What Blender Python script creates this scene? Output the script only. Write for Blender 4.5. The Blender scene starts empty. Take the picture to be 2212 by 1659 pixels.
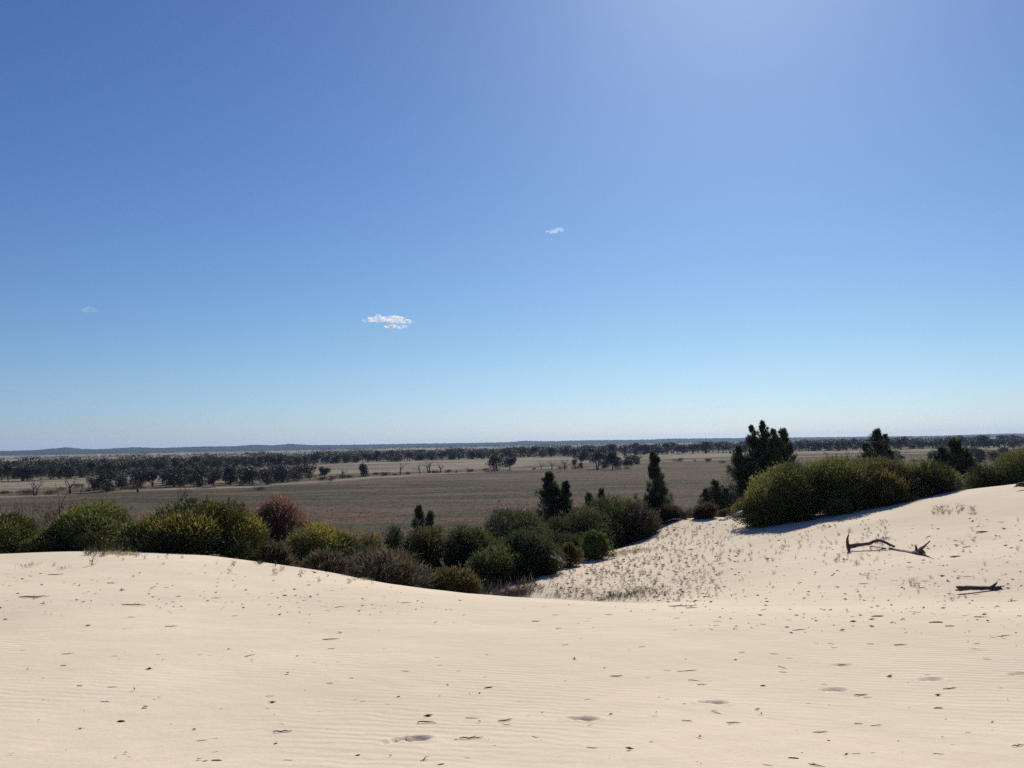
import bpy, math, random
import numpy as np

sc = bpy.context.scene
col = sc.collection
PI = math.pi

# ------------------------------------------------------------------ camera
W0, H0, F0 = 2212.0, 1659.0, 1916.0
pit, rol = math.radians(3.87), math.radians(1.06)
Fv = np.array([0, math.cos(pit), math.sin(pit)])
U0 = np.array([0, -math.sin(pit), math.cos(pit)])
R0 = np.array([1.0, 0, 0])
Rv = math.cos(rol) * R0 - math.sin(rol) * U0
Uv = math.sin(rol) * R0 + math.cos(rol) * U0
cam = bpy.data.cameras.new('camera')
cam.sensor_width = 36.0
cam.lens = 36.0 * F0 / W0
cam.clip_start = 0.05
cam.clip_end = 60000.0
co = bpy.data.objects.new('camera', cam)
col.objects.link(co)
from mathutils import Matrix, Vector
m = Matrix.Identity(4)
for i in range(3):
    m[i][0], m[i][1], m[i][2] = Rv[i], Uv[i], -Fv[i]
co.matrix_world = m
sc.camera = co

def ray(u, v):
    return Rv * (u - W0 / 2) / F0 + Uv * (H0 / 2 - v) / F0 + Fv

# ------------------------------------------------------------------ sky, sun, exposure
sd = ray(1592, -400)
sd = sd / np.linalg.norm(sd)
SUN_EL = math.asin(sd[2])
SUN_AZ = math.atan2(sd[0], sd[1])
w = bpy.data.worlds.new('World')
sc.world = w
w.use_nodes = True
nt = w.node_tree
bg = nt.nodes['Background']
sky = nt.nodes.new('ShaderNodeTexSky')
sky.sky_type = 'NISHITA'
sky.sun_disc = False
sky.sun_elevation = SUN_EL
sky.sun_rotation = SUN_AZ
sky.altitude = 100
sky.air_density = 1.0
sky.dust_density = 0.4
sky.ozone_density = 4.0
# deepen the clear winter blue and keep the horizon pale blue instead of yellow
sep = nt.nodes.new('ShaderNodeSeparateColor'); cmb = nt.nodes.new('ShaderNodeCombineColor')
nt.links.new(sky.outputs[0], sep.inputs[0])
wtc = nt.nodes.new('ShaderNodeTexCoord'); wsx = nt.nodes.new('ShaderNodeSeparateXYZ')
nt.links.new(wtc.outputs['Generated'], wsx.inputs[0])
hz = nt.nodes.new('ShaderNodeMapRange'); hz.interpolation_type = 'SMOOTHSTEP'
hz.inputs[1].default_value = -0.02; hz.inputs[2].default_value = 0.13; hz.inputs[3].default_value = 1.25; hz.inputs[4].default_value = 1.0
nt.links.new(wsx.outputs[2], hz.inputs[0])
for i, (g_, k_) in enumerate(((1.17, .41), (1.2, .47), (1.04, .79))):
    a_ = nt.nodes.new('ShaderNodeMath'); a_.operation = 'POWER'; a_.inputs[1].default_value = g_
    b_ = nt.nodes.new('ShaderNodeMath'); b_.operation = 'MULTIPLY'; b_.inputs[1].default_value = k_
    nt.links.new(sep.outputs[i], a_.inputs[0]); nt.links.new(a_.outputs[0], b_.inputs[0])
    if i == 2:
        c_ = nt.nodes.new('ShaderNodeMath'); c_.operation = 'MULTIPLY'
        nt.links.new(b_.outputs[0], c_.inputs[0]); nt.links.new(hz.outputs[0], c_.inputs[1]); b_ = c_
    nt.links.new(b_.outputs[0], cmb.inputs[i])
nt.links.new(cmb.outputs[0], bg.inputs[0])
bg.inputs[1].default_value = 0.092
sl = bpy.data.lights.new('sun', 'SUN')
sl.energy = 5.0
sl.angle = math.radians(0.53)
sl.color = (1.0, 0.95, 0.85)
so = bpy.data.objects.new('sun', sl)
col.objects.link(so)
so.rotation_euler = Vector(sd).to_track_quat('Z', 'Y').to_euler()
so.location = (0, 0, 50)
sc.view_settings.view_transform = 'Standard'
sc.view_settings.look = 'None'
sc.view_settings.exposure = 0.0
sc.view_settings.gamma = 1.0
try:
    sc.render.engine = 'CYCLES'
    sc.cycles.use_denoising = False
    sc.cycles.max_bounces = 8
    sc.cycles.sample_clamp_indirect = 2.0
    sc.cycles.transparent_max_bounces = 8
    sc.cycles.volume_bounces = 3
    sc.cycles.volume_max_steps = 256
except Exception:
    pass

# ------------------------------------------------------------------ helpers
def tag(o, label=None, cat=None, group=None, kind=None):
    if label: o['label'] = label
    if cat: o['category'] = cat
    if group: o['group'] = group
    if kind: o['kind'] = kind
    return o

def empty(name, loc, rz=0.0):
    o = bpy.data.objects.new(name, None)
    o.location = loc
    o.rotation_euler = (0, 0, rz)
    o.empty_display_size = 0.1
    col.objects.link(o)
    return o

def np_mesh(name, verts, faces, mat=None, colr=None, smooth=False, attrs=None):
    """verts (n,3); faces (m,k) array or a list of such arrays"""
    me = bpy.data.meshes.new(name)
    if not isinstance(faces, list):
        faces = [faces]
    faces = [f for f in faces if len(f)]
    nv = len(verts)
    me.vertices.add(nv)
    me.vertices.foreach_set('co', np.asarray(verts, np.float32).ravel())
    tot = sum(f.size for f in faces)
    nf = sum(len(f) for f in faces)
    me.loops.add(tot)
    me.loops.foreach_set('vertex_index', np.concatenate([f.ravel() for f in faces]).astype(np.int32))
    me.polygons.add(nf)
    sizes = np.concatenate([np.full(len(f), f.shape[1]) for f in faces])
    st = np.concatenate([[0], np.cumsum(sizes)[:-1]]).astype(np.int32)
    me.polygons.foreach_set('loop_start', st)
    try:
        me.polygons.foreach_set('loop_total', sizes.astype(np.int32))
    except Exception:
        pass
    me.polygons.foreach_set('use_smooth', np.full(nf, smooth))
    me.update(calc_edges=True)
    if colr is not None:
        a = me.color_attributes.new('tint', 'FLOAT_COLOR', 'POINT')
        c = np.ones((nv, 4), np.float32)
        c[:, :3] = colr
        a.data.foreach_set('color', c.ravel())
    if attrs:
        for k, arr in attrs.items():
            a = me.attributes.new(k, 'FLOAT', 'POINT')
            a.data.foreach_set('value', np.asarray(arr, np.float32))
    if mat: me.materials.append(mat)
    return me

def link(name, me, parent=None, loc=None):
    o = bpy.data.objects.new(name, me)
    col.objects.link(o)
    if parent is not None: o.parent = parent
    if loc is not None: o.location = loc
    return o

class Tubes:
    """collects tapered tubes"""
    def __init__(s, sides=5):
        s.v, s.f, s.n, s.k = [], [], 0, sides
        s.caps = []
    def tube(s, pts, rad, sides=None, rough=0.0, rng=None):
        k = sides or s.k
        pts = np.asarray(pts, float)
        rad = np.asarray(rad, float)
        n = len(pts)
        t = np.gradient(pts, axis=0)
        t /= (np.linalg.norm(t, axis=1, keepdims=True) + 1e-9)
        ref = np.array([0.31, 0.17, 0.93]) if abs(t[0][2]) < 0.8 else np.array([0.9, 0.3, 0.1])
        a = np.cross(t, ref); a /= (np.linalg.norm(a, axis=1, keepdims=True) + 1e-9)
        b = np.cross(t, a)
        ang = np.arange(k) / k * 2 * PI
        rr = rad[:, None] * np.ones((n, k))
        if rough and rng is not None:
            rr = rr * (1 + rough * rng.standard_normal((n, k)))
        V = pts[:, None, :] + rr[..., None] * (a[:, None, :] * np.cos(ang)[None, :, None] + b[:, None, :] * np.sin(ang)[None, :, None])
        i0 = s.n
        idx = i0 + np.arange(n * k).reshape(n, k)
        q = np.stack([idx[:-1], np.roll(idx[:-1], -1, 1), np.roll(idx[1:], -1, 1), idx[1:]], -1).reshape(-1, 4)
        s.v.append(V.reshape(-1, 3)); s.f.append(q); s.n += n * k
        # end caps as fans
        c0, c1 = s.n, s.n + 1
        s.v.append(np.array([pts[0], pts[-1]])); s.n += 2
        s.caps.append(np.stack([np.full(k, c0), np.roll(idx[0], -1), idx[0]], -1))
        s.caps.append(np.stack([np.full(k, c1), idx[-1], np.roll(idx[-1], -1)], -1))
    def mesh(s, name, mat, smooth=True):
        return np_mesh(name, np.concatenate(s.v), [np.concatenate(s.f), np.concatenate(s.caps)], mat, smooth=smooth)

def leaves(P, D, L, Wd, rng, droop=0.0):
    """rhombic leaf quads; returns verts (4n,3), faces (n,4)"""
    n = len(P)
    D = D / (np.linalg.norm(D, axis=1, keepdims=True) + 1e-9)
    rv = rng.standard_normal((n, 3))
    S = np.cross(D, rv); S /= (np.linalg.norm(S, axis=1, keepdims=True) + 1e-9)
    L = np.asarray(L).reshape(-1, 1) * np.ones((n, 1)); Wd = np.asarray(Wd).reshape(-1, 1) * np.ones((n, 1))
    tip = P + D * L
    tip[:, 2] -= droop * L[:, 0]
    mid = P + D * L * 0.5
    V = np.stack([P, mid + S * Wd / 2, tip, mid - S * Wd / 2], 1).reshape(-1, 3)
    Fc = np.arange(4 * n).reshape(n, 4)
    return V, Fc

def vnoise(x, y, seed=0):
    """cheap smooth value noise"""
    r = np.random.default_rng(seed)
    T = r.random((256, 256))
    xi, yi = np.floor(x).astype(int), np.floor(y).astype(int)
    fx, fy = x - xi, y - yi
    fx = fx * fx * (3 - 2 * fx); fy = fy * fy * (3 - 2 * fy)
    g = lambda a, b: T[a & 255, b & 255]
    return (g(xi, yi) * (1 - fx) + g(xi + 1, yi) * fx) * (1 - fy) + (g(xi, yi + 1) * (1 - fx) + g(xi + 1, yi + 1) * fx) * fy

# ------------------------------------------------------------------ materials
def new_mat(name):
    mt = bpy.data.materials.new(name)
    mt.use_nodes = True
    n = mt.node_tree.nodes
    return mt, n, mt.node_tree.links, n['Principled BSDF']

def foliage_mat(name, trans=0.35, gain=1.0):
    mt, n, l, p = new_mat(name)
    at = n.new('ShaderNodeVertexColor'); at.layer_name = 'tint'
    oi = n.new('ShaderNodeObjectInfo')
    hsv = n.new('ShaderNodeHueSaturation')
    mr = n.new('ShaderNodeMapRange')
    mr.inputs[3].default_value = 0.82 * gain; mr.inputs[4].default_value = 1.18 * gain
    l.new(oi.outputs['Random'], mr.inputs[0])
    l.new(mr.outputs[0], hsv.inputs['Value'])
    l.new(at.outputs[0], hsv.inputs['Color'])
    p.inputs['Roughness'].default_value = 0.6
    p.inputs['Specular IOR Level'].default_value = 0.25
    l.new(hsv.outputs[0], p.inputs['Base Color'])
    tr = n.new('ShaderNodeBsdfTranslucent')
    l.new(hsv.outputs[0], tr.inputs[0])
    mx = n.new('ShaderNodeMixShader'); mx.inputs[0].default_value = trans
    l.new(p.outputs[0], mx.inputs[1]); l.new(tr.outputs[0], mx.inputs[2])
    l.new(mx.outputs[0], n['Material Output'].inputs[0])
    return mt

def wood_mat(name, c1, c2, scale=12.0, bump=0.4, dist=0.01):
    mt, n, l, p = new_mat(name)
    tc = n.new('ShaderNodeTexCoord')
    ns = n.new('ShaderNodeTexNoise'); ns.inputs['Scale'].default_value = scale; ns.inputs['Detail'].default_value = 8
    l.new(tc.outputs['Object'], ns.inputs['Vector'])
    cr = n.new('ShaderNodeValToRGB')
    cr.color_ramp.elements[0].position = 0.35; cr.color_ramp.elements[1].position = 0.68
    cr.color_ramp.elements[0].color = (*c1, 1); cr.color_ramp.elements[1].color = (*c2, 1)
    l.new(ns.outputs[0], cr.inputs[0]); l.new(cr.outputs[0], p.inputs['Base Color'])
    b = n.new('ShaderNodeBump'); b.inputs['Strength'].default_value = bump; b.inputs['Distance'].default_value = dist
    l.new(ns.outputs[0], b.inputs['Height']); l.new(b.outputs[0], p.inputs['Normal'])
    p.inputs['Roughness'].default_value = 0.9
    return mt

M_leaf = foliage_mat('bush_foliage', 0.4)
M_cyp = foliage_mat('cypress_foliage', 0.4)
M_euc = foliage_mat('eucalypt_foliage', 0.22)
M_twigs = foliage_mat('dry_twigs', 0.25)
M_bark = wood_mat('dark_bark', (0.05, 0.042, 0.038), (0.12, 0.10, 0.085))
M_log = wood_mat('weathered_log', (0.035, 0.027, 0.026), (0.12, 0.09, 0.08), 22, 0.6, 0.01)
M_pale = wood_mat('pale_dead_wood', (0.15, 0.13, 0.11), (0.3, 0.26, 0.22), 20)
M_far_bark = wood_mat('far_bark', (0.045, 0.04, 0.038), (0.1, 0.09, 0.08), 3, 0.1)
M_stick = wood_mat('dark_stick', (0.05, 0.038, 0.032), (0.14, 0.105, 0.085), 60, 0.5, 0.002)

# sand
M_sand, n, l, p = new_mat('dune_sand')
geo = n.new('ShaderNodeNewGeometry')
def noise(scale, detail=4, rough=0.5, vec=None, dist=0.0):
    a = n.new('ShaderNodeTexNoise'); a.inputs['Scale'].default_value = scale; a.inputs['Detail'].default_value = detail
    a.inputs['Roughness'].default_value = rough; a.inputs['Distortion'].default_value = dist
    l.new(vec if vec is not None else geo.outputs['Position'], a.inputs['Vector'])
    return a
def mixc(fac, a, b):
    mx = n.new('ShaderNodeMix'); mx.data_type = 'RGBA'
    if isinstance(fac, float): mx.inputs[0].default_value = fac
    else: l.new(fac, mx.inputs[0])
    for s_, val in ((6, a), (7, b)):
        if isinstance(val, tuple): mx.inputs[s_].default_value = (*val, 1)
        else: l.new(val, mx.inputs[s_])
    return mx.outputs[2]
def ramp(src, p0, p1, v0=0.0, v1=1.0):
    r = n.new('ShaderNodeMapRange'); r.inputs[1].default_value = p0; r.inputs[2].default_value = p1
    r.inputs[3].default_value = v0; r.inputs[4].default_value = v1
    r.clamp = True
    l.new(src, r.inputs[0]); return r.outputs[0]
def math_(op, a, b):
    q = n.new('ShaderNodeMath'); q.operation = op
    for i, x in enumerate((a, b)):
        if isinstance(x, (int, float)): q.inputs[i].default_value = x
        else: l.new(x, q.inputs[i])
    return q.outputs[0]
SAND_A, SAND_B = (0.745, 0.63, 0.465), (0.655, 0.55, 0.405)
big = noise(0.25, 4)
c = mixc(ramp(big.outputs[0], 0.35, 0.65), SAND_A, SAND_B)
fine = noise(60, 3, 0.7)
c = mixc(ramp(fine.outputs[0], 0.3, 0.75, 0.0, 0.35), c, (0.52, 0.42, 0.33))
lit = n.new('ShaderNodeAttribute'); lit.attribute_name = 'litter'
lnz = noise(9, 6, 0.7)
lm = math_('ADD', lit.outputs['Fac'], math_('MULTIPLY', math_('SUBTRACT', lnz.outputs[0], 0.5), 2.2))
litc = mixc(ramp(noise(22, 3).outputs[0], 0.35, 0.65), (0.10, 0.075, 0.06), (0.25, 0.19, 0.15))
c = mixc(math_('MULTIPLY', ramp(lm, 0.55, 0.95), ramp(lit.outputs['Fac'], 0.02, 0.2)), c, litc)
l.new(c, p.inputs['Base Color'])
p.inputs['Roughness'].default_value = 1.0
p.inputs['Specular IOR Level'].default_value = 0.1
mp = n.new('ShaderNodeMapping'); mp.inputs['Rotation'].default_value = (0, 0, math.radians(14)); mp.inputs['Scale'].default_value = (1.0, 1.0, 0.0)
l.new(geo.outputs['Position'], mp.inputs['Vector'])
wob = noise(0.9, 3, 0.5)
wav = n.new('ShaderNodeTexWave'); wav.wave_type = 'BANDS'; wav.bands_direction = 'Y'
wav.inputs['Scale'].default_value = 2.6; wav.inputs['Distortion'].default_value = 5.5
wav.inputs['Detail'].default_value = 2; wav.inputs['Detail Scale'].default_value = 1.1
l.new(mp.outputs[0], wav.inputs['Vector'])
patch = ramp(noise(0.3, 4).outputs[0], 0.4, 0.62, 0.0, 1.0)
b1 = n.new('ShaderNodeBump'); b1.inputs['Strength'].default_value = 0.45; b1.inputs['Distance'].default_value = 0.007
l.new(math_('MULTIPLY', wav.outputs[0], patch), b1.inputs['Height'])
b2 = n.new('ShaderNodeBump'); b2.inputs['Strength'].default_value = 0.5; b2.inputs['Distance'].default_value = 0.006
l.new(noise(35, 5, 0.7).outputs[0], b2.inputs['Height']); l.new(b1.outputs[0], b2.inputs['Normal'])
b3 = n.new('ShaderNodeBump'); b3.inputs['Strength'].default_value = 0.35; b3.inputs['Distance'].default_value = 0.06
l.new(noise(2.2, 3, 0.5).outputs[0], b3.inputs['Height']); l.new(b2.outputs[0], b3.inputs['Normal'])
l.new(b3.outputs[0], p.inputs['Normal'])

# plain
M_plain, n, l, p = new_mat('grass_plain')
geo = n.new('ShaderNodeNewGeometry')
mp = n.new('ShaderNodeMapping'); mp.inputs['Scale'].default_value = (0.25, 1.0, 1.0)
l.new(geo.outputs['Position'], mp.inputs['Vector'])
a1 = noise(0.055, 6, 0.62, mp.outputs[0])
a2 = noise(0.02, 5, 0.6, mp.outputs[0])
a3 = noise(0.6, 5, 0.7)
c = mixc(ramp(a1.outputs[0], 0.44, 0.56), (0.108, 0.069, 0.043), (0.038, 0.044, 0.022))
c = mixc(ramp(a2.outputs[0], 0.5, 0.6, 0, 0.8), c, (0.125, 0.085, 0.062))
c = mixc(ramp(a3.outputs[0], 0.48, 0.7, 0, 0.5), c, (0.19, 0.155, 0.115))
st = n.new('ShaderNodeAttribute'); st.attribute_name = 'straw'
sn = math_('ADD', st.outputs['Fac'], math_('MULTIPLY', math_('SUBTRACT', a1.outputs[0], 0.5), 2.6))
c = mixc(ramp(sn, 0.35, 0.8), c, (0.25, 0.22, 0.16))
dk = n.new('ShaderNodeAttribute'); dk.attribute_name = 'scrub'
c = mixc(dk.outputs['Fac'], c, (0.07, 0.06, 0.045))
l.new(c, p.inputs['Base Color'])
p.inputs['Roughness'].default_value = 1.0
p.inputs['Specular IOR Level'].default_value = 0.05
b = n.new('ShaderNodeBump'); b.inputs['Strength'].default_value = 0.8; b.inputs['Distance'].default_value = 0.3
l.new(noise(1.5, 6, 0.7).outputs[0], b.inputs['Height']); l.new(b.outputs[0], p.inputs['Normal'])

M_hill, n, l, p = new_mat('hill_scrub')
geo = n.new('ShaderNodeNewGeometry')
c = mixc(ramp(noise(0.02, 6, 0.65).outputs[0], 0.4, 0.65), (0.02, 0.027, 0.028), (0.035, 0.04, 0.036))
l.new(c, p.inputs['Base Color']); p.inputs['Roughness'].default_value = 1.0
p.inputs['Specular IOR Level'].default_value = 0.0

# ------------------------------------------------------------------ dune heights
HP = 13.0          # the plain lies 13 m below the eye
CT = []
def S(u, v, d):
    r = ray(u, v); k = d / r[1]
    CT.append((r[0] * k, d, r[2] * k))
def Z(u, d, z):
    CT.append(((u - 1106) / F0 * d, d, z))
for u, s in ((-300, .056), (150, .056), (600, .058), (950, .062), (1250, .066), (1550, .068), (1900, .07), (2350, .07)):
    for d in (4, 8, 12):
        Z(u, d, -1.55 - (s if d > 6 else .058) * d)
for a in ((-250, 1207, 20), (100, 1222, 19), (-250, 1208, 25), (0, 1201, 25.5), (250, 1193, 26), (550, 1212, 25), (750, 1242, 22.5), (950, 1274, 19.5),
          (1180, 1293, 18), (1400, 1302, 18.5), (0, 1206, 30), (-250, 1210, 30), (250, 1200, 30), (550, 1226, 30),
          (1200, 1255, 31), (1100, 1262, 31), (1300, 1200, 38), (1300, 1280, 28), (1450, 1130, 46), (1480, 1120, 48),
          (1450, 1200, 36), (1450, 1260, 28.5), (1450, 1297, 23), (1650, 1140, 40), (1650, 1200, 31), (1650, 1260, 23),
          (1650, 1300, 18.5), (1900, 1100, 38), (1900, 1190, 26), (1900, 1250, 20.5), (1900, 1300, 17), (2212, 1045, 40),
          (2212, 1100, 30), (2212, 1200, 20.5), (2212, 1300, 16), (2050, 1065, 40), (2500, 1000, 40), (2500, 1200, 20)):
    S(*a)
for a in ((750, 29, -4.6), (950, 28, -5.1), (1180, 26, -5.2), (1480, 57, -6.0), (1650, 48, -4.6), (1650, 60, -7), (1900, 50, -4.2),
          (1900, 62, -6.5), (2212, 48, -3.0), (2212, 62, -5.5), (1300, 46, -5.6), (1300, 60, -8), (1180, 40, -5.3), (1180, 55, -8),
          (950, 38, -5.8), (950, 55, -8.5), (750, 38, -6.2), (750, 55, -8.8), (500, 45, -7), (200, 45, -7), (-250, 45, -7), (350, 65, -10), (-250, 65, -10),
          (2600, 60, -4.5), (2600, 45, -2.2)):
    Z(*a)
for u in (-600, -100, 500, 1106, 1700, 2200, 2800):
    Z(u, 88, -11.0 if u < 1300 else -10.0)
    Z(u, 120, -13.6); Z(u, 160, -14.0)
CT += [(0, 0, -1.62), (6, 0, -1.6), (-6, 0, -1.55), (30, 0, -1.4), (-30, 0, -1.8), (70, 0, -2.5), (-70, 0, -3), (0, -30, -2), (40, -40, -3), (-40, -40, -3), (0, -90, -6), (100, 40, -7), (-80, 40, -8)]
CT = np.array(CT)
def _phi(r2):
    return np.where(r2 > 1e-9, 0.5 * r2 * np.log(r2 + 1e-12), 0.0)
_n = len(CT)
_d2 = ((CT[:, None, :2] - CT[None, :, :2]) ** 2).sum(-1)
_A = np.zeros((_n + 3, _n + 3))
_A[:_n, :_n] = _phi(_d2) + 2.0 * np.eye(_n)
_A[:_n, _n] = 1; _A[:_n, _n + 1:] = CT[:, :2]
_A[_n, :_n] = 1; _A[_n + 1:, :_n] = CT[:, :2].T
_w = np.linalg.solve(_A, np.concatenate([CT[:, 2], [0, 0, 0]]))

PRINTS = []   # footprints: x, y, heading, length, depth
def zbase(x, y):
    x = np.atleast_1d(np.asarray(x, float)); y = np.atleast_1d(np.asarray(y, float))
    z = np.zeros(x.shape)
    xf, yf, zf_ = x.ravel(), y.ravel(), np.empty(x.size)
    for i in range(0, x.size, 20000):
        a, b_ = xf[i:i + 20000], yf[i:i + 20000]
        r2 = (a[:, None] - CT[None, :, 0]) ** 2 + (b_[:, None] - CT[None, :, 1]) ** 2
        zf_[i:i + 20000] = _phi(r2) @ _w[:_n] + _w[_n] + _w[_n + 1] * a + _w[_n + 2] * b_
    z = zf_.reshape(x.shape)
    r = np.hypot(x, y)
    z = z + (vnoise(x * .35, y * .35, 3) - .5) * 0.05 + (vnoise(x * 1.3, y * 1.3, 4) - .5) * 0.015
    z = z + np.clip((r - 42) / 20, 0, 1) * (vnoise(x * .25, y * .25, 5) - .5) * 0.8
    out = np.clip((r - 135) / 40, 0, 1)
    return z * (1 - out) + (-14.5) * out
def zf(x, y):
    return float(zbase(np.array([x]), np.array([y]))[0])
def at(u, v, d):
    r = ray(u, v); return r * (d / r[1])
def hits(us, vs, dmax=60):
    """first ground hit of many sight lines"""
    us, vs = np.asarray(us, float), np.asarray(vs, float)
    R = Rv[None] * ((us - W0 / 2) / F0)[:, None] + Uv[None] * ((H0 / 2 - vs) / F0)[:, None] + Fv[None]
    R = R / R[:, 1:2]
    ds = np.geomspace(3.2, dmax, 170)
    zz = zbase(R[:, 0:1] * ds, np.ones((len(us), 1)) * ds) - R[:, 2:3] * ds
    below = zz > 0
    i = np.argmax(below, 1)
    ok = below.any(1) & (i > 0)
    i = np.maximum(i, 1)
    k = np.arange(len(us))
    z0, z1 = zz[k, i - 1], zz[k, i]
    t = np.clip(-z0 / (z1 - z0 + 1e-12), 0, 1)
    d = ds[i - 1] + (ds[i] - ds[i - 1]) * t
    x = R[:, 0] * d
    return x, d, ok

# footprints across the near sand
for (u, v, ang, ln, dp) in ((888, 1597, 8, .30, .042), (846, 1603, 40, .18, .018), (1258, 1553, -6, .27, .034), (1540, 1518, -4, .28, .04),
                            (1800, 1491, 6, .29, .032), (2010, 1468, -3, .28, .034), (2204, 1456, 4, .28, .03), (1818, 1437, 5, .27, .026),
                            (2120, 1405, 0, .24, .012), (2290, 1400, 6, .3, .03)):
    x, y, ok = hits([u], [v]); PRINTS.append((x[0], y[0], math.radians(ang), ln * .88, dp * .72))
def prints_dz(x, y):
    dz = np.zeros_like(x)
    for (px, py, a, ln, dp) in PRINTS:
        m_ = (np.abs(x - px) < .5) & (np.abs(y - py) < .5)
        if not m_.any(): continue
        dx, dy = x[m_] - px, y[m_] - py
        lx = dx * math.cos(a) + dy * math.sin(a); ly = -dx * math.sin(a) + dy * math.cos(a)
        wdt = ln * .24 * (1 + .25 * np.sin(lx / ln * 5))
        q = np.sqrt((lx / (ln / 2)) ** 2 + (ly / wdt) ** 2)
        inner = -dp * (1 / (1 + np.exp((q - .82) * 9))) * (1 + .5 * np.clip(ly / wdt, -1, 1))
        rim = dp * .28 * np.exp(-((q - 1.22) / .22) ** 2)
        dz[m_] += inner + rim
    return dz

def fan_angles(half, n_front, n_back):
    a = np.linspace(-half, half, n_front)
    b_ = np.linspace(half, 2 * PI - half, n_back + 2)[1:-1]
    return np.concatenate([a, b_])
def polar_sheet(name, radii, angs, zfun, mat, attrs=None):
    nr, na = len(radii), len(angs)
    X = radii[:, None] * np.sin(angs)[None]; Y = radii[:, None] * np.cos(angs)[None]
    Zz = zfun(X, Y)
    V = np.stack([X, Y, Zz], -1).reshape(-1, 3)
    idx = np.arange(nr * na).reshape(nr, na)
    nx = np.roll(idx, -1, 1)
    q = np.stack([idx[:-1], idx[1:], nx[1:], nx[:-1]], -1).reshape(-1, 4)[:, ::-1]
    at_ = {k: f(X, Y).ravel() for k, f in (attrs or {}).items()}
    return np_mesh(name, V, q, mat, smooth=True, attrs=at_)

def litter_f(x, y):
    # leaf litter under the bushes in the hollow and beyond the dune crest
    r = np.hypot(x, y)
    us = x / np.maximum(y, 1) * F0 + 1106
    edge = np.interp(us, [-300, 300, 600, 750, 950, 1100, 1200, 1330, 1450, 1500, 1650, 1950, 2300],
                     [28, 28, 27, 25, 23, 22, 36, 42, 47, 49.5, 46, 46, 44])
    base = np.clip((y - edge) / 3.0, 0, 1)
    # strip of litter in the bottom of the hollow
    strip = np.exp(-((us - 1240) / 130) ** 2) * np.exp(-((y - 24.5) / 2.0) ** 2) * .85
    return np.clip(np.maximum(base, strip), 0, 1)
radii = np.concatenate([[0.02, 0.6, 1.2, 1.8, 2.4], np.geomspace(3.0, 34, 560), np.geomspace(34.3, 200, 200)])
me = polar_sheet('sand_dune', radii, fan_angles(math.radians(40), 900, 60), lambda x, y: zbase(x, y) + prints_dz(x, y), M_sand, {'litter': litter_f})
dune = link('sand_dune', me); tag(dune, 'pale cream rippled sand dune in the foreground', kind='structure')

FU = [-400, 0, 540, 1100, 1560, 2600]
FD = [235, 268, 312, 445, 620, 800]
BU = [-400, 0, 300, 600, 800, 1000, 1500, 2212, 2800]
BD = [400, 430, 490, 610, 760, 800, 900, 930, 930]
def plain_z(x, y):
    r = np.hypot(x, y)
    z = -HP + (vnoise(x * .02, y * .02, 7) - .5) * .5 + (vnoise(x * .12, y * .12, 8) - .5) * .12
    return z
def uof(x, y): return x / np.maximum(y, 1) * F0 + 1106
def straw_f(x, y):
    u = uof(x, y)
    fd = np.interp(u, FU, FD) * (1 + .02 * (vnoise(x * .02, y * .02, 9) - .5)); bd = np.interp(u, BU, BD)
    lip = np.exp(-((y - fd) / (fd * .035)) ** 2)
    mid = .62 / (1 + np.exp(-(y - fd * 1.1) / 15))
    far = np.clip((y - bd) / 250, 0, 1) * .55
    near_r = .06 * np.clip((u - 1300) / 400, 0, 1) * (y < fd)
    stripes = .22 * np.clip((y - 180) / 100, 0, 1) * (vnoise(x * .004 + 5, y * .045, 10) - .35)
    return np.clip(np.maximum(lip * .62, mid + far * .5) + near_r + stripes, 0, 1.1)
def scrub_f(x, y):
    r = y
    g = lambda a, b_: 1 / (1 + np.exp(-(r - a) / (a * .015))) * 1 / (1 + np.exp((r - b_) / (b_ * .015)))
    k = .55 + .45 * vnoise(x * .003, y * .004, 11)
    return np.clip((g(1900, 2500) * .75 + g(4200, 6500) * .8) * k, 0, 1)
radii = np.concatenate([[50, 60, 80], np.geomspace(95, 3500, 520), np.geomspace(3600, 16000, 50)])
me = polar_sheet('plain', radii, fan_angles(math.radians(42), 520, 50), plain_z, M_plain, {'straw': straw_f, 'scrub': scrub_f})
tag(link('plain', me), 'flat brown and straw coloured grass plain reaching to the horizon', kind='structure')

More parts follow.
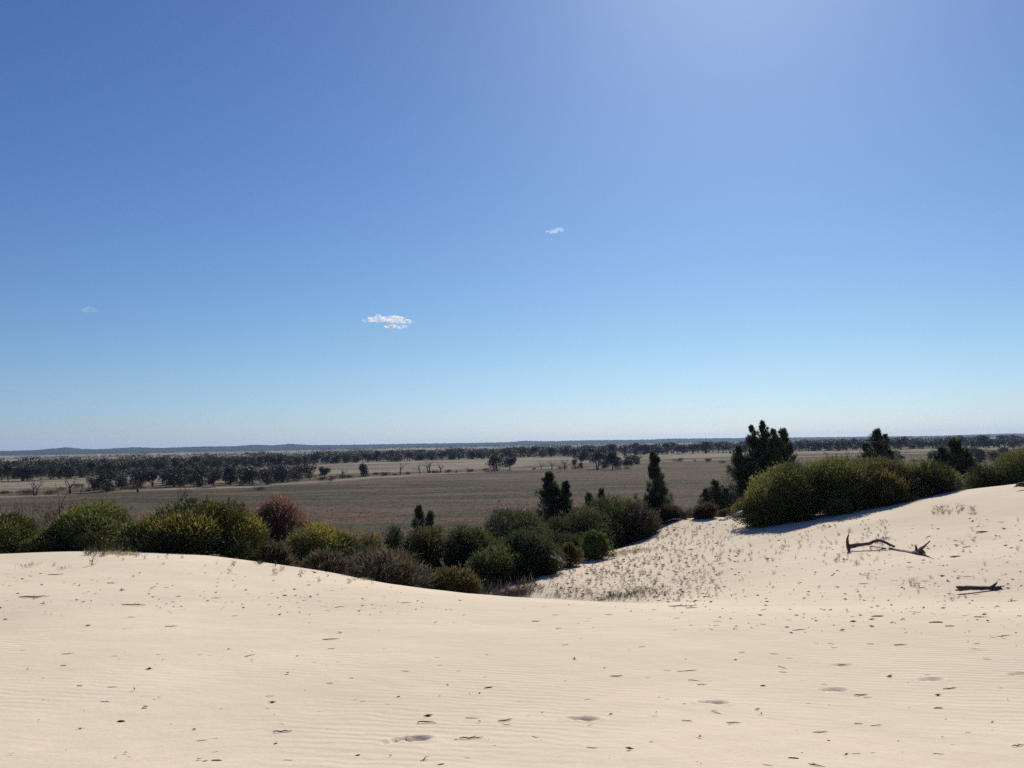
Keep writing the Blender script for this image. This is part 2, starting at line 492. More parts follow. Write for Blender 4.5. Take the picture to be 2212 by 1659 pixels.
# ------------------------------------------------------------------ distant hills
rng = np.random.default_rng(5)
HU = [-700, -300, 0, 80, 143, 175, 208, 286, 350, 429, 500, 551, 590, 623, 665, 709, 800, 917, 1010, 1102, 1127, 1180, 1262, 1400, 1451, 1533, 1640, 1750, 1900, 2010, 2116, 2193, 2230, 2500, 2900]
HV = [985, 979, 974, 972, 966, 969.5, 970.5, 966, 967.5, 964.6, 964, 960.5, 962, 958.5, 961, 961.5, 960, 958, 957, 954.8, 952.2, 953, 951, 949.5, 947.2, 946.8, 945.5, 944.5, 942.8, 941.5, 938.2, 936, 937, 933, 930]
def ridge(name, u0, u1, dist_f, hv, seed, lbl):
    r = np.random.default_rng(seed)
    us = np.linspace(u0, u1, 1500)
    prof = np.array([0.0, .35, .7, .92, 1.0, .7, 0.0])
    off = np.array([-500, -330, -200, -80, 0, 300, 700.0])
    V = []
    D = np.array([dist_f(u) for u in us])
    vt = np.interp(us, HU, HV) + hv
    jit = (vnoise(us * .35, us * 0, 20 + seed) - .5) * .7 + (vnoise(us * .9, us * 0, 21 + seed) - .5) * .8 + r.standard_normal(len(us)) * .12
    top = np.array([at(u, v, d)[2] for u, v, d in zip(us, vt + jit, D)])
    for pf, of in zip(prof, off):
        d = D + of
        x = (us - 1106) / F0 * D * (d / D)
        z = -HP - 1 + (top + HP + 1) * (pf * (1 + (.15 * (vnoise(us * .05, us * 0 + of, 30) - .5) if 0 < pf < .9 else 0)))
        V.append(np.stack([x, d, z], -1))
    V = np.concatenate(V)
    na = len(us); idx = np.arange(len(prof) * na).reshape(len(prof), na)
    q = np.stack([idx[:-1, :-1], idx[:-1, 1:], idx[1:, 1:], idx[1:, :-1]], -1).reshape(-1, 4)
    o = link(name, np_mesh(name, V, q, M_hill, smooth=False))
    tag(o, lbl, kind='structure')
ridge('hills', -900, 2900, lambda u: np.interp(u, [0, 700, 1400, 2212], [6000, 7200, 8500, 9000]), 0, 1, 'low dark blue ridge of hills along the horizon')

# ------------------------------------------------------------------ plant builders
def tube_branching(T, rng, base, dirn, length, r0, depth, spread=.6, up=.25, segs=4, sides=4, ends=None, kids=3):
    pts = [np.array(base, float)]; d = np.array(dirn, float); d /= np.linalg.norm(d)
    for i in range(segs):
        d = d + rng.standard_normal(3) * .18 + np.array([0, 0, up * .15]); d /= np.linalg.norm(d)
        pts.append(pts[-1] + d * length / segs)
    pts = np.array(pts)
    T.tube(pts, np.linspace(r0, r0 * .45, len(pts)), sides)
    if ends is not None: ends.append(pts[-1])
    if depth > 0:
        for k in range(kids):
            i = rng.integers(max(1, segs - 2), segs + 1) if k < kids - 1 else segs
            nd = d + rng.standard_normal(3) * spread; nd[2] += up
            tube_branching(T, rng, pts[i], nd, length * rng.uniform(.55, .8), r0 * .5, depth - 1, spread, up, max(2, segs - 1), max(3, sides - 1), ends, kids)

def lump_points(rng, lumps, n, inner=.5):
    """points in the outer shells of a set of ellipsoid lumps; lumps rows: cx cy cz rx ry rz"""
    lumps = np.asarray(lumps)
    wgt = (lumps[:, 3] * lumps[:, 5]) ** 1.0; wgt = wgt / wgt.sum()
    k = rng.choice(len(lumps), n, p=wgt)
    d = rng.standard_normal((n, 3)); d /= np.linalg.norm(d, axis=1, keepdims=True)
    r = inner + (1 - inner) * rng.random(n) ** .6
    P = lumps[k, :3] + d * lumps[k, 3:6] * r[:, None]
    return P, d, k, r

def pick(rng, palette, n, wts=None):
    pal = np.array(palette) * 1.15; k = rng.choice(len(pal), n, p=wts)
    return pal[k] * (1 + rng.standard_normal((n, 1)) * .18).clip(.5, 1.6)

GREEN = [(0.072, 0.082, 0.028), (0.085, 0.088, 0.032), (0.06, 0.072, 0.028)]
YELLOW = [(0.30, 0.22, 0.035), (0.23, 0.18, 0.035), (0.14, 0.14, 0.03)]
DARKG = [(0.05, 0.064, 0.03), (0.058, 0.068, 0.035), (0.048, 0.055, 0.03)]
RED = [(0.29, 0.155, 0.105), (0.24, 0.12, 0.085), (0.19, 0.12, 0.08)]
BROWN = [(0.095, 0.075, 0.05), (0.07, 0.066, 0.042), (0.115, 0.085, 0.058)]
OLIVE = [(0.12, 0.10, 0.04), (0.09, 0.09, 0.03), (0.13, 0.09, 0.05)]

def bush(u0, u1, vtop, d, label, pal, tip=None, lit_tipw=.3, n=14000, seed=0, depth=1.0, twiggy=0.0, vbase=None, leafL=(.08, .17), leafW=.027,
         group=None, name='bush', lumps_n=None, cat='bush', flat=.62, skirt=True):
    r = np.random.default_rng(1000 + seed); n = int(n * 1.7)
    um = (u0 + u1) / 2
    cx = at(um, 1100, d)[0]
    if vbase is None: gz = zf(cx, d)
    else: gz = min(zf(cx, d) , at(um, vbase, d)[2])
    ztop = at(um, vtop, d)[2]
    h = max(ztop - gz, .3); hw = (u1 - u0) / F0 * d / 2; dp = min(hw, h * 1.3) * depth
    root = empty(name, (cx, d, gz)); tag(root, label, cat, group)
    nl = int((lumps_n or int(9 + hw * 5)) * .6)
    L = [(0, 0, h * .45, hw * .72, dp * .72, h * .46)]
    for i in range(nl):
        a = r.uniform(0, 2 * PI); q = math.sqrt(r.random()) * .78
        x, y = math.cos(a) * q * hw, math.sin(a) * q * dp
        s = r.uniform(.24, .5)
        env = h * (1 - (q ** 2.2)) ** .5
        rz = min(h * s * .8, h * .33)
        rr_ = min(hw, h) * s
        z = r.uniform(.72, 1.02) * max(env - rz, rz * .7)
        L.append((x, y, z, rr_ * 1.15, rr_ * 1.1, rz))
    if skirt:
        for i in range(int(nl * 1.1)):
            a = r.uniform(0, 2 * PI); q = r.uniform(.5, .92)
            s = r.uniform(.18, .3) * min(h, hw)
            L.append((math.cos(a) * q * hw, math.sin(a) * q * dp, r.uniform(.06, .42) * h * (1 - q * .3), s * 1.2, s * 1.2, s))
    L = np.array(L)
    P, D, k, rad = lump_points(r, L, n, .55)
    over = P[:, 2] < 0.02
    P[over, 2] = r.random(over.sum()) * .3 * h
    gzl = zbase(P[:, 0] + cx, P[:, 1] + d) - gz
    P[:, 2] = np.maximum(P[:, 2], gzl + .02)
    fil = r.random(n) < .15        # stray sprays that break the outline
    P[fil] += D[fil] * r.uniform(0, .12, (fil.sum(), 1)) * min(h, 2.5)
    dirn = D * .9 + r.standard_normal((n, 3)) * .45 + np.array([0, 0, .55])
    colr = pick(r, pal, n)
    lumpf = r.uniform(.6, 1.4, len(L))[k][:, None]
    colr = colr * lumpf
    if tip is not None:  # upward leaves recoloured: painted sunlit rims, plus blossom and rusty crowns on some bushes
        lumps_lit_tip = r.random(len(L)) < .75
        tm = (r.random(n) < lit_tipw * 3.0 * np.clip((rad - .55) / .45, 0, 1) * np.clip(.12 + D[:, 2] * 1.25, .0, 1.3)) & lumps_lit_tip[k]
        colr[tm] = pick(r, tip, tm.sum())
    if twiggy > 0:
        tm = r.random(n) < twiggy
        colr[tm] = pick(r, BROWN, tm.sum())
    # loose shoots standing out of the dome
    ns_ = int(30 + hw * 45); pi_ = r.choice(np.where(D[:, 2] > -.15)[0], ns_); kk = 16
    sdir = D[pi_] * .7 + r.standard_normal((ns_, 3)) * .35 + np.array([0, 0, .75]); sdir /= np.linalg.norm(sdir, axis=1, keepdims=True)
    slen = r.uniform(.08, .34, ns_) * min(1.2, h / 2 + .3)
    tt_ = r.random((ns_, kk))
    SP = (P[pi_][:, None] + sdir[:, None] * (tt_ * slen[:, None])[..., None] + r.standard_normal((ns_, kk, 3)) * .025).reshape(-1, 3)
    P = np.concatenate([P, SP]); dirn = np.concatenate([dirn, (np.repeat(sdir, kk, 0) + r.standard_normal((ns_ * kk, 3)) * .35)])
    colr = np.concatenate([colr, np.repeat(colr[pi_], kk, 0)]); n = len(P)
    LL = r.uniform(*leafL, n) * (1 + .9 * (r.random(n) < twiggy)); WW = leafW * r.uniform(.6, 1.3, n)
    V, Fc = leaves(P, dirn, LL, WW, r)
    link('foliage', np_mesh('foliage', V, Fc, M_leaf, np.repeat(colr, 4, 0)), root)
    T = Tubes(4)
    for i in range(int(4 + hw * 2)):
        a = r.uniform(0, 2 * PI)
        b0 = np.array([math.cos(a) * .12 * hw, math.sin(a) * .12 * dp, -.1])
        tg = L[r.integers(len(L)), :3] - b0
        tube_branching(T, r, b0, tg, np.linalg.norm(tg) * .8, .018 + .012 * h, 2, .5, .2, 4, 4)
    link('stem', T.mesh('stem', M_bark), root)
    return root

def cypress(leads, vbase, d, label, seed=0, n=9000, group=None, dens=1.0, pal=None, name='cypress_pine', narrow=1.0, cat='pine tree'):
    """leads: rows (u, vtop, half width px, vbottom of the foliage of this leader)"""
    r = np.random.default_rng(2000 + seed); n = int(n * 1.5)
    u_main = leads[0][0]
    cx = at(u_main, 1100, d)[0]
    gz = zf(cx, d)
    root = empty(name, (cx, d, gz)); tag(root, label, cat, group)
    T = Tubes(6)
    Ps, Ds, Cs, Ls = [], [], [], []
    tot = sum((at(l_[0], l_[1], d)[2] - gz) * l_[2] for l_ in leads)
    for li, (u, vt, hwpx, vb) in enumerate(leads):
        top = at(u, vt, d) - np.array([cx, d, gz]); top[1] = r.uniform(-.4, .4) if li else 0
        bot = at(u, vb, d)[2] - gz
        bot = max(bot, .15)
        H = top[2]; hw = hwpx / F0 * d
        # leader
        base = np.array([0, 0, -.15]) if True else 0
        pts = [base, np.array([top[0] * .55, top[1] * .5, bot * .5 + .1]), np.array([top[0], top[1], (bot + H) * .5]), np.array([top[0], top[1], H * .97])]
        T.tube(pts, [.05 + .012 * H, .035 + .01 * H, .03, .008], 6)
        m_ = int((52 * (H * hw) / 3.0 + 30) * dens)
        for tt in np.sort(r.random(m_) ** .95):
            zz = bot + (H - bot) * tt * .97
            env = hw * 1.25 * (1 - tt) ** .8 * (.6 + .4 * min(1, tt * 4)) * r.choice([.5, .8, 1.0, 1.3], p=[.2, .35, .3, .15]) * r.uniform(.8, 1.15) + .05
            a = r.uniform(0, 2 * PI); ca, sa = math.cos(a), math.sin(a)
            rise = env * r.uniform(.55, 1.3) + .12
            s0 = np.array([top[0], top[1], max(zz - rise * .8, .05)])
            e0 = np.array([top[0] + ca * env, top[1] + sa * env, min(zz + rise * .2, H)])
            T.tube([s0, (s0 + e0) / 2 - [0, 0, rise * .06], e0], [.02, .012, .005], 3)
            k = int(n * (H * hwpx) / max(1e-6, tot) / m_) + 8
            # a plume: several ragged tufts strung along the branch
            nt_ = int(r.integers(3, 6)); f = r.uniform(.25, 1.05, nt_)
            ti = r.integers(nt_, size=k)
            rad_ = max(.07, .2 * env + .03) * r.uniform(.6, 1.25, nt_) * (1.15 - .55 * f)
            q = r.standard_normal((k, 3)) * .55
            P = s0 + (e0 - s0) * f[ti][:, None] + q * rad_[ti][:, None] * [1, 1, 1.5]
            P[:, 2] = np.minimum(P[:, 2], H + .05)
            Ps.append(P)
            Ds.append(q * .5 + np.array([ca * .45, sa * .45, 1.0]) + r.standard_normal((k, 3)) * .28)
            Cs.append(pick(r, pal or [(0.06, 0.088, 0.05), (0.07, 0.09, 0.055), (0.095, 0.085, 0.06)], k) * r.uniform(.55, 1.5))
            Ls.append(r.uniform(.08, .2, k))
    P = np.concatenate(Ps); D = np.concatenate(Ds); C = np.concatenate(Cs); LL = np.concatenate(Ls)
    V, Fc = leaves(P, D, LL, .032 * r.uniform(.7, 1.3, len(P)), r)
    link('crown', np_mesh('crown', V, Fc, M_cyp, np.repeat(C, 4, 0)), root)
    link('trunk', T.mesh('trunk', M_bark), root)
    return root

def bare_shrub(u, vtop, vbase, d, wpx, label, seed=0, mat=None, stems=5, depth=3, rad=.012, name='bare_shrub', cat='bush', lean=0.0, group=None):
    r = np.random.default_rng(3000 + seed)
    cx = at(u, 1100, d)[0]; gz = zf(cx, d)
    if vbase is not None: gz = max(gz, at(u, vbase, d)[2])
    H = at(u, vtop, d)[2] - gz; hw = wpx / F0 * d / 2
    T = Tubes(4)
    for i in range(stems):
        a = r.uniform(0, 2 * PI)
        dr = np.array([math.cos(a) * hw / max(H, .2) * .9 + lean, math.sin(a) * .4, 1.0])
        tube_branching(T, r, (0, 0, -.05), dr, H * .5, rad * r.uniform(.8, 1.3), depth, .45, .3, 4, 4)
    o = link(name, T.mesh(name, mat or M_bark)); o.location = (cx, d, gz)
    tag(o, label, cat, group)
    return o

# ------------------------------------------------------------------ bushes and pines around the hollow, left to right
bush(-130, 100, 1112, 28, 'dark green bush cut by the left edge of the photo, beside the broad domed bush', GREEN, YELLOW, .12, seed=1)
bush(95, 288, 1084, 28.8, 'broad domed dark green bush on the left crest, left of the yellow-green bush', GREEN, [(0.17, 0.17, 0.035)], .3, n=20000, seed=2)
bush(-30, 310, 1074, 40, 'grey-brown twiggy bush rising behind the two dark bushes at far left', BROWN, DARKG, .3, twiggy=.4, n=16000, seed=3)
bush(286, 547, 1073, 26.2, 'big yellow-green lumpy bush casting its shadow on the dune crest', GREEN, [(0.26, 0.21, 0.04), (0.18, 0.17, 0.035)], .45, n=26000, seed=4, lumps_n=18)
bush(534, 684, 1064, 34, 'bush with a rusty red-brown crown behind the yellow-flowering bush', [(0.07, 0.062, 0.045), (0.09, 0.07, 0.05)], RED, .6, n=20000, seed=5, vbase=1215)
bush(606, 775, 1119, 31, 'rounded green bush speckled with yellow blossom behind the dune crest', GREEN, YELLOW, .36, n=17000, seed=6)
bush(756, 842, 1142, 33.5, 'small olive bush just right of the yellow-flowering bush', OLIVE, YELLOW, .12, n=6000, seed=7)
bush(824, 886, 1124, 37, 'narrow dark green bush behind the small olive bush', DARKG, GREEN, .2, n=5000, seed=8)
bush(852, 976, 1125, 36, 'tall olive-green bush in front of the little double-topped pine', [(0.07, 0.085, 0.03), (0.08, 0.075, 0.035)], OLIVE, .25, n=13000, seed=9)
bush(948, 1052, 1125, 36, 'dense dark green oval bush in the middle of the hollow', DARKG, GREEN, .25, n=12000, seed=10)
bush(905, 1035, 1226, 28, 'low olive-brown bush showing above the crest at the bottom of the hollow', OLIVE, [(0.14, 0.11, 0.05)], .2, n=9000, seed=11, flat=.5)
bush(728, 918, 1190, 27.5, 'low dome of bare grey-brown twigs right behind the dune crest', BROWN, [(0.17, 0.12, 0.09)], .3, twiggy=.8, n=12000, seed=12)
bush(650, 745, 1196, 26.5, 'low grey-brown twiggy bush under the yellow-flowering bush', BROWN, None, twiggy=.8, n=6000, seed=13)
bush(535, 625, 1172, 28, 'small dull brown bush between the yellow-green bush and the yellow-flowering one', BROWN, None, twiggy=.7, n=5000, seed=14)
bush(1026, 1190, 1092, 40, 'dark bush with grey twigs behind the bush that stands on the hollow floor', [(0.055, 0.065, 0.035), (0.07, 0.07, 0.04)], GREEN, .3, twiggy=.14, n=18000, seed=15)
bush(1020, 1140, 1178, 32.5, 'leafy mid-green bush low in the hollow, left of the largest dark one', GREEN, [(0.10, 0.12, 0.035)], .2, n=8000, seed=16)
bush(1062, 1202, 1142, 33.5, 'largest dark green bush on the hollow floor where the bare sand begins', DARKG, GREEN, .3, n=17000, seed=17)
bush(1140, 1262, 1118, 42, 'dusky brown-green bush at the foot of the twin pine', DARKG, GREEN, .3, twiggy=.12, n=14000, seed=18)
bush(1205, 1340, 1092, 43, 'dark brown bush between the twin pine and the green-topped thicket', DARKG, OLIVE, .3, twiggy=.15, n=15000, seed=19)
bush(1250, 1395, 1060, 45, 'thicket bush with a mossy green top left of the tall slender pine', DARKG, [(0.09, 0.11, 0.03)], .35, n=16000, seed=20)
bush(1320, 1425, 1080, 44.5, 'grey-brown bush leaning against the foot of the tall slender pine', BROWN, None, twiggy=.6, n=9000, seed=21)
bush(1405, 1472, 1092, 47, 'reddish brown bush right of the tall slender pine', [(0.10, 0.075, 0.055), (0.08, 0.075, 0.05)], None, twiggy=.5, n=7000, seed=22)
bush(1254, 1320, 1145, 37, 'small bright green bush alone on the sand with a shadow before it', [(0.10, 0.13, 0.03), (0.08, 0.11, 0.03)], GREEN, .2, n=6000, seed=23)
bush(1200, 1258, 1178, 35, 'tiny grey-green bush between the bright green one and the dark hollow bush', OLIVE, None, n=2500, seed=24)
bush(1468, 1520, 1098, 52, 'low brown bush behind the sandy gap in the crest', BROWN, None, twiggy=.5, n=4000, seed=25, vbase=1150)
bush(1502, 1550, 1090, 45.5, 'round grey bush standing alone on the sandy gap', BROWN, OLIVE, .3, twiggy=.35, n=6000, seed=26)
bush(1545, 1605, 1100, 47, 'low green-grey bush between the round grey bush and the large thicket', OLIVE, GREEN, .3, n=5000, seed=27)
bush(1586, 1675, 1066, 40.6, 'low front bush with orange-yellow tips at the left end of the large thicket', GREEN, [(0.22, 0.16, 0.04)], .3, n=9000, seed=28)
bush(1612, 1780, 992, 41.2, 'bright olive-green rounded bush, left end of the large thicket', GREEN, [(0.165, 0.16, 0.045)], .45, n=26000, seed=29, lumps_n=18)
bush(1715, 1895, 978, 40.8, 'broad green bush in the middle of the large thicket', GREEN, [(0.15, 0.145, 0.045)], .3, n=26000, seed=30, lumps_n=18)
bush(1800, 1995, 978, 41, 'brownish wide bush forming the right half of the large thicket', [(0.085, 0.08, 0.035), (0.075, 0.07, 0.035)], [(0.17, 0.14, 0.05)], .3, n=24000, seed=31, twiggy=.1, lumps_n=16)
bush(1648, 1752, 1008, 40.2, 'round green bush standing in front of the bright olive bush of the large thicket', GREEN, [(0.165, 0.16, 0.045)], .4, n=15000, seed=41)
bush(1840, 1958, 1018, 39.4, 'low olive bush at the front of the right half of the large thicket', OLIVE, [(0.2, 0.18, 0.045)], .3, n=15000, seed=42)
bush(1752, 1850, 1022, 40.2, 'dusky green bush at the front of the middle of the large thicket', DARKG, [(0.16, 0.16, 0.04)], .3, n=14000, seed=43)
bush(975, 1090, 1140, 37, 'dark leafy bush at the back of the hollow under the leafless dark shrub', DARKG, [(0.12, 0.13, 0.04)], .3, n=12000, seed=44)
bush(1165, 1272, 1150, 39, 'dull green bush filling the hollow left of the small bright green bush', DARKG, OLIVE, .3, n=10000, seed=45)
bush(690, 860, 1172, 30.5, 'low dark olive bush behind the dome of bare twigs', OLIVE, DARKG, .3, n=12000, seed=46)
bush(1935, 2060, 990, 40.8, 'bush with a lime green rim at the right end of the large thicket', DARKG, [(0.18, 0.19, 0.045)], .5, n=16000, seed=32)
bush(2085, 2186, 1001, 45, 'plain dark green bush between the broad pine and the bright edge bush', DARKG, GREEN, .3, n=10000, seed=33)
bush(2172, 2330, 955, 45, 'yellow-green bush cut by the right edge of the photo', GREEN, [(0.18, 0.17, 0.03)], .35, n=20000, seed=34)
cypress([(905, 1094, 20, 1180), (929, 1107, 13, 1180)], 1180, 43, 'little double-topped dark pine poking up behind the hollow bushes', 1, 4500)
cypress([(1186, 1020, 34, 1150), (1222, 1042, 20, 1130), (1200, 1050, 22, 1120)], 1150, 49, 'twin-stemmed dark pine left of the thicket, against the brown plain', 2, 20000)
cypress([(1412, 977, 36, 1150), (1424, 1030, 24, 1140)], 1150, 48, 'tall slender lone pine beside the sandy gap', 3, 24000)
cypress([(1648, 908, 38, 1090), (1625, 918, 22, 1060), (1690, 922, 34, 1080), (1598, 962, 46, 1115), (1640, 948, 66, 1110), (1612, 985, 40, 1115), (1668, 928, 20, 1010), (1705, 950, 26, 1090)], 1100, 56,
        'tallest dark many-topped pine standing behind the left of the large thicket', 4, 60000)
cypress([(1893, 925, 34, 1040), (1917, 938, 20, 1040), (1872, 958, 24, 1040), (1925, 975, 22, 1040)], 1040, 58, 'dark ragged pine rising behind the middle of the large thicket', 5, 18000)
cypress([(2060, 945, 54, 1070), (2030, 966, 34, 1070), (2090, 970, 34, 1070)], 1070, 53, 'broad dull green pine right of the large thicket', 6, 26000, pal=[(0.065, 0.095, 0.045), (0.075, 0.095, 0.05)])
cypress([(1545, 1038, 28, 1110), (1526, 1058, 18, 1110), (1565, 1056, 20, 1110)], 1110, 54, 'small bushy pine left of the tallest pine', 7, 12000)
cypress([(1272, 1066, 11, 1130), (1298, 1058, 10, 1120)], 1130, 50, 'small dark pine peeping out behind the green-topped thicket bush', 8, 4000)
bare_shrub(535, 1118, 1172, 31, 34, 'bare dark twigged shrub between the yellow-green bush and the red-crowned one', 1)
bare_shrub(556, 1176, 1200, 28, 36, 'pale dead twigs at the right foot of the yellow-green bush', 2, M_pale, 6, 3, .009)
bare_shrub(390, 1050, 1080, 70, 60, 'leafless spreading shrub showing over the top of the yellow-green bush', 3, None, 5, 3, .03)
bare_shrub(1095, 1100, 1200, 38.5, 120, 'large leafless dark shrub standing over the hollow bushes', 4, None, 4, 3, .03, lean=.5)
bare_shrub(1336, 1070, 1130, 44.5, 90, 'leafless grey shrub on the right of the green-topped thicket bush', 5, None, 7, 3, .012)
bare_shrub(308, 1178, 1202, 27.2, 26, 'pale dead stub of brush at the left foot of the yellow-green bush', 6, M_pale, 4, 2, .016)

# dead brush and grass on the crest by the gap
def poly_tube(T, pts, rads, sides, r, sub=5, rough=.1, wob=.0):
    pts = np.asarray(pts, float); t = np.arange(len(pts)); tt = np.linspace(0, len(pts) - 1, (len(pts) - 1) * sub + 1)
    # Catmull-Rom through the points
    P = []
    ext = np.concatenate([[2 * pts[0] - pts[1]], pts, [2 * pts[-1] - pts[-2]]])
    for q in tt:
        i = min(int(q), len(pts) - 2); f = q - i
        a, b_, c_, d_ = ext[i], ext[i + 1], ext[i + 2], ext[i + 3]
        P.append(.5 * ((2 * b_) + (-a + c_) * f + (2 * a - 5 * b_ + 4 * c_ - d_) * f * f + (-a + 3 * b_ - 3 * c_ + d_) * f ** 3))
    P = np.array(P) + r.standard_normal((len(tt), 3)) * wob
    T.tube(P, np.interp(tt, t, rads), sides, rough, r)

def log_from(name, label, segs, contact, mat, seed, cat='log', sides=9, origin=None):
    """segs: lists of (u, v, radius px[, lift of y]); contact(u) -> distance of the log over the picture's width"""
    r = np.random.default_rng(seed)
    T = Tubes(sides)
    o0 = None
    allp = []
    for s_ in segs:
        pts, rad = [], []
        for q in s_:
            dd = contact(q[0]) + (q[3] if len(q) > 3 else 0)
            pts.append(at(q[0], q[1], dd)); rad.append(q[2] * .84 / F0 * dd)
        allp.append((pts, rad))
    o0 = np.array(allp[0][0]).mean(0)
    for pts, rad in allp:
        poly_tube(T, np.array(pts) - o0, rad, sides, r, 5, .09, .003)
    o = link(name, T.mesh(name, mat)); o.location = o0
    tag(o, label, cat)
    return o
def gd(u, v):
    x, y, ok = hits([u], [v]); return float(y[0])
dA, dB, dC = gd(1838, 1190), gd(1925, 1186), gd(2010, 1203)
ct = lambda u: float(np.interp(u, [1838, 1925, 2010], [dA, dB, dC])) - .06
log_from('fallen_branch', 'long dark arched fallen branch with an upright prong at its left end', [
    [(1832, 1183, 5), (1845, 1178.5, 5.8), (1862, 1176, 4.2), (1878, 1174, 4.0), (1890, 1168.5, 3.8), (1903, 1168, 3.6), (1916, 1173.5, 3.6), (1925, 1178, 3.6), (1932, 1180.5, 2.4)],
    [(1833, 1184, 5.5), (1830.5, 1171, 3.8), (1831, 1162, 2.6), (1833.5, 1154.5, 1.2)],
    [(1833, 1182, 5), (1834, 1190, 3.6), (1839, 1198, .9)],
    [(1880, 1180.5, .9), (1892, 1181.5, 1.1), (1908, 1184, .9)]], ct, M_log, 11, 'branch')
log_from('fallen_branch', 'shorter dark fallen branch with a forked upright stub at its right end', [
    [(1920, 1184, 2.0), (1932, 1187, 2.5), (1950, 1191, 4.2), (1966, 1195, 5.2), (1980, 1195, 6.5), (1990, 1195, 6.0)],
    [(1981, 1194, 5), (1990, 1185, 4.4), (2000, 1177, 2.2), (2008, 1169, 1.3)],
    [(1980, 1191, 4), (1979, 1182, 2.6), (1978.5, 1178.5, 2.0)],
    [(1990, 1188, 4), (1997, 1193, 1.8), (2000, 1200, 1.6), (2016, 1205, .6)],
    [(1985, 1198, 5), (2003, 1201.5, 1.2), (2016, 1204.5, .5)],
    [(1899, 1188.5, 1.4), (1906, 1186, 2.2), (1914, 1184, 1.4)]], ct, M_log, 12, 'branch')
dL = gd(2115, 1277)
log_from('fallen_log', 'straight dark split log with a pointed knot near its right end', [
    [(2066, 1268, 2.6), (2073, 1269.5, 4.6), (2090, 1270, 5.0), (2120, 1270.3, 5.0), (2150, 1270.6, 4.8), (2160, 1270.8, 3.8), (2163, 1270.8, 2.2)],
    [(2063, 1274.2, 1.2), (2070, 1275, 2.0), (2084, 1274, 2.2), (2100, 1272, 2)],
    [(2140, 1269, 3.2), (2148, 1264, 3.4), (2152.5, 1259, 1.6), (2154.5, 1254.5, .6)],
    [(2155, 1267.5, 2), (2166, 1266.5, 1.3), (2170, 1266, 1.0)],
    [(2158, 1272, 1.6), (2168, 1272.5, .8)]], lambda u: dL - .02, M_log, 13, 'log')
dR = gd(2216, 1056)
log_from('stump', 'dark stump or log end on the dune at the right edge of the photo', [
    [(2196, 1049, 3, 0), (2203, 1047, 6, 0), (2216, 1047, 7, 0), (2240, 1046, 8, .3), (2262, 1047, 7, .6)],
    [(2204, 1046, 4, 0), (2196, 1050, 2, -.1), (2190, 1052, .8, -.2)]], lambda u: dR, M_log, 14, 'stump')
dG = gd(1590, 1118)
log_from('dead_branch', 'pale weathered dead branch lying on the crest left of the large thicket', [
    [(1556, 1125, 2.0, -.2), (1568, 1120, 2.6, -.1), (1580, 1115, 2.4), (1590, 1110, 2.0), (1603, 1105, 1.0, .2)],
    [(1568, 1119, 1.5), (1576, 1110, 1.0), (1583, 1107, .5)],
    [(1580, 1114, 1.5), (1596, 1112, 1.0), (1604, 1110, .5)]], lambda u: dG, M_pale, 15, 'branch')
dG2 = gd(1480, 1124)
log_from('dead_branch', 'thin grey dead branch lying across the sandy gap', [
    [(1440, 1126, 1.2), (1452, 1122, 1.8), (1466, 1121.5, 1.6), (1482, 1122.5, 1.2), (1500, 1122, .6)]], lambda u: dG2, M_pale, 16, 'branch')
dG3 = gd(1198, 1205) if gd(1198, 1205) < 45 else 36
log_from('dead_branch', 'pale dead branch poking out of the dark hollow bush onto the sand', [
    [(1190, 1200, 2.0), (1200, 1205, 2.4), (1212, 1208, 2.0), (1222, 1215, 1.0)], [(1196, 1190, .8), (1202, 1198, 1.6), (1210, 1206, 1.6)]], lambda u: min(dG3, 34.5), M_pale, 17, 'branch')

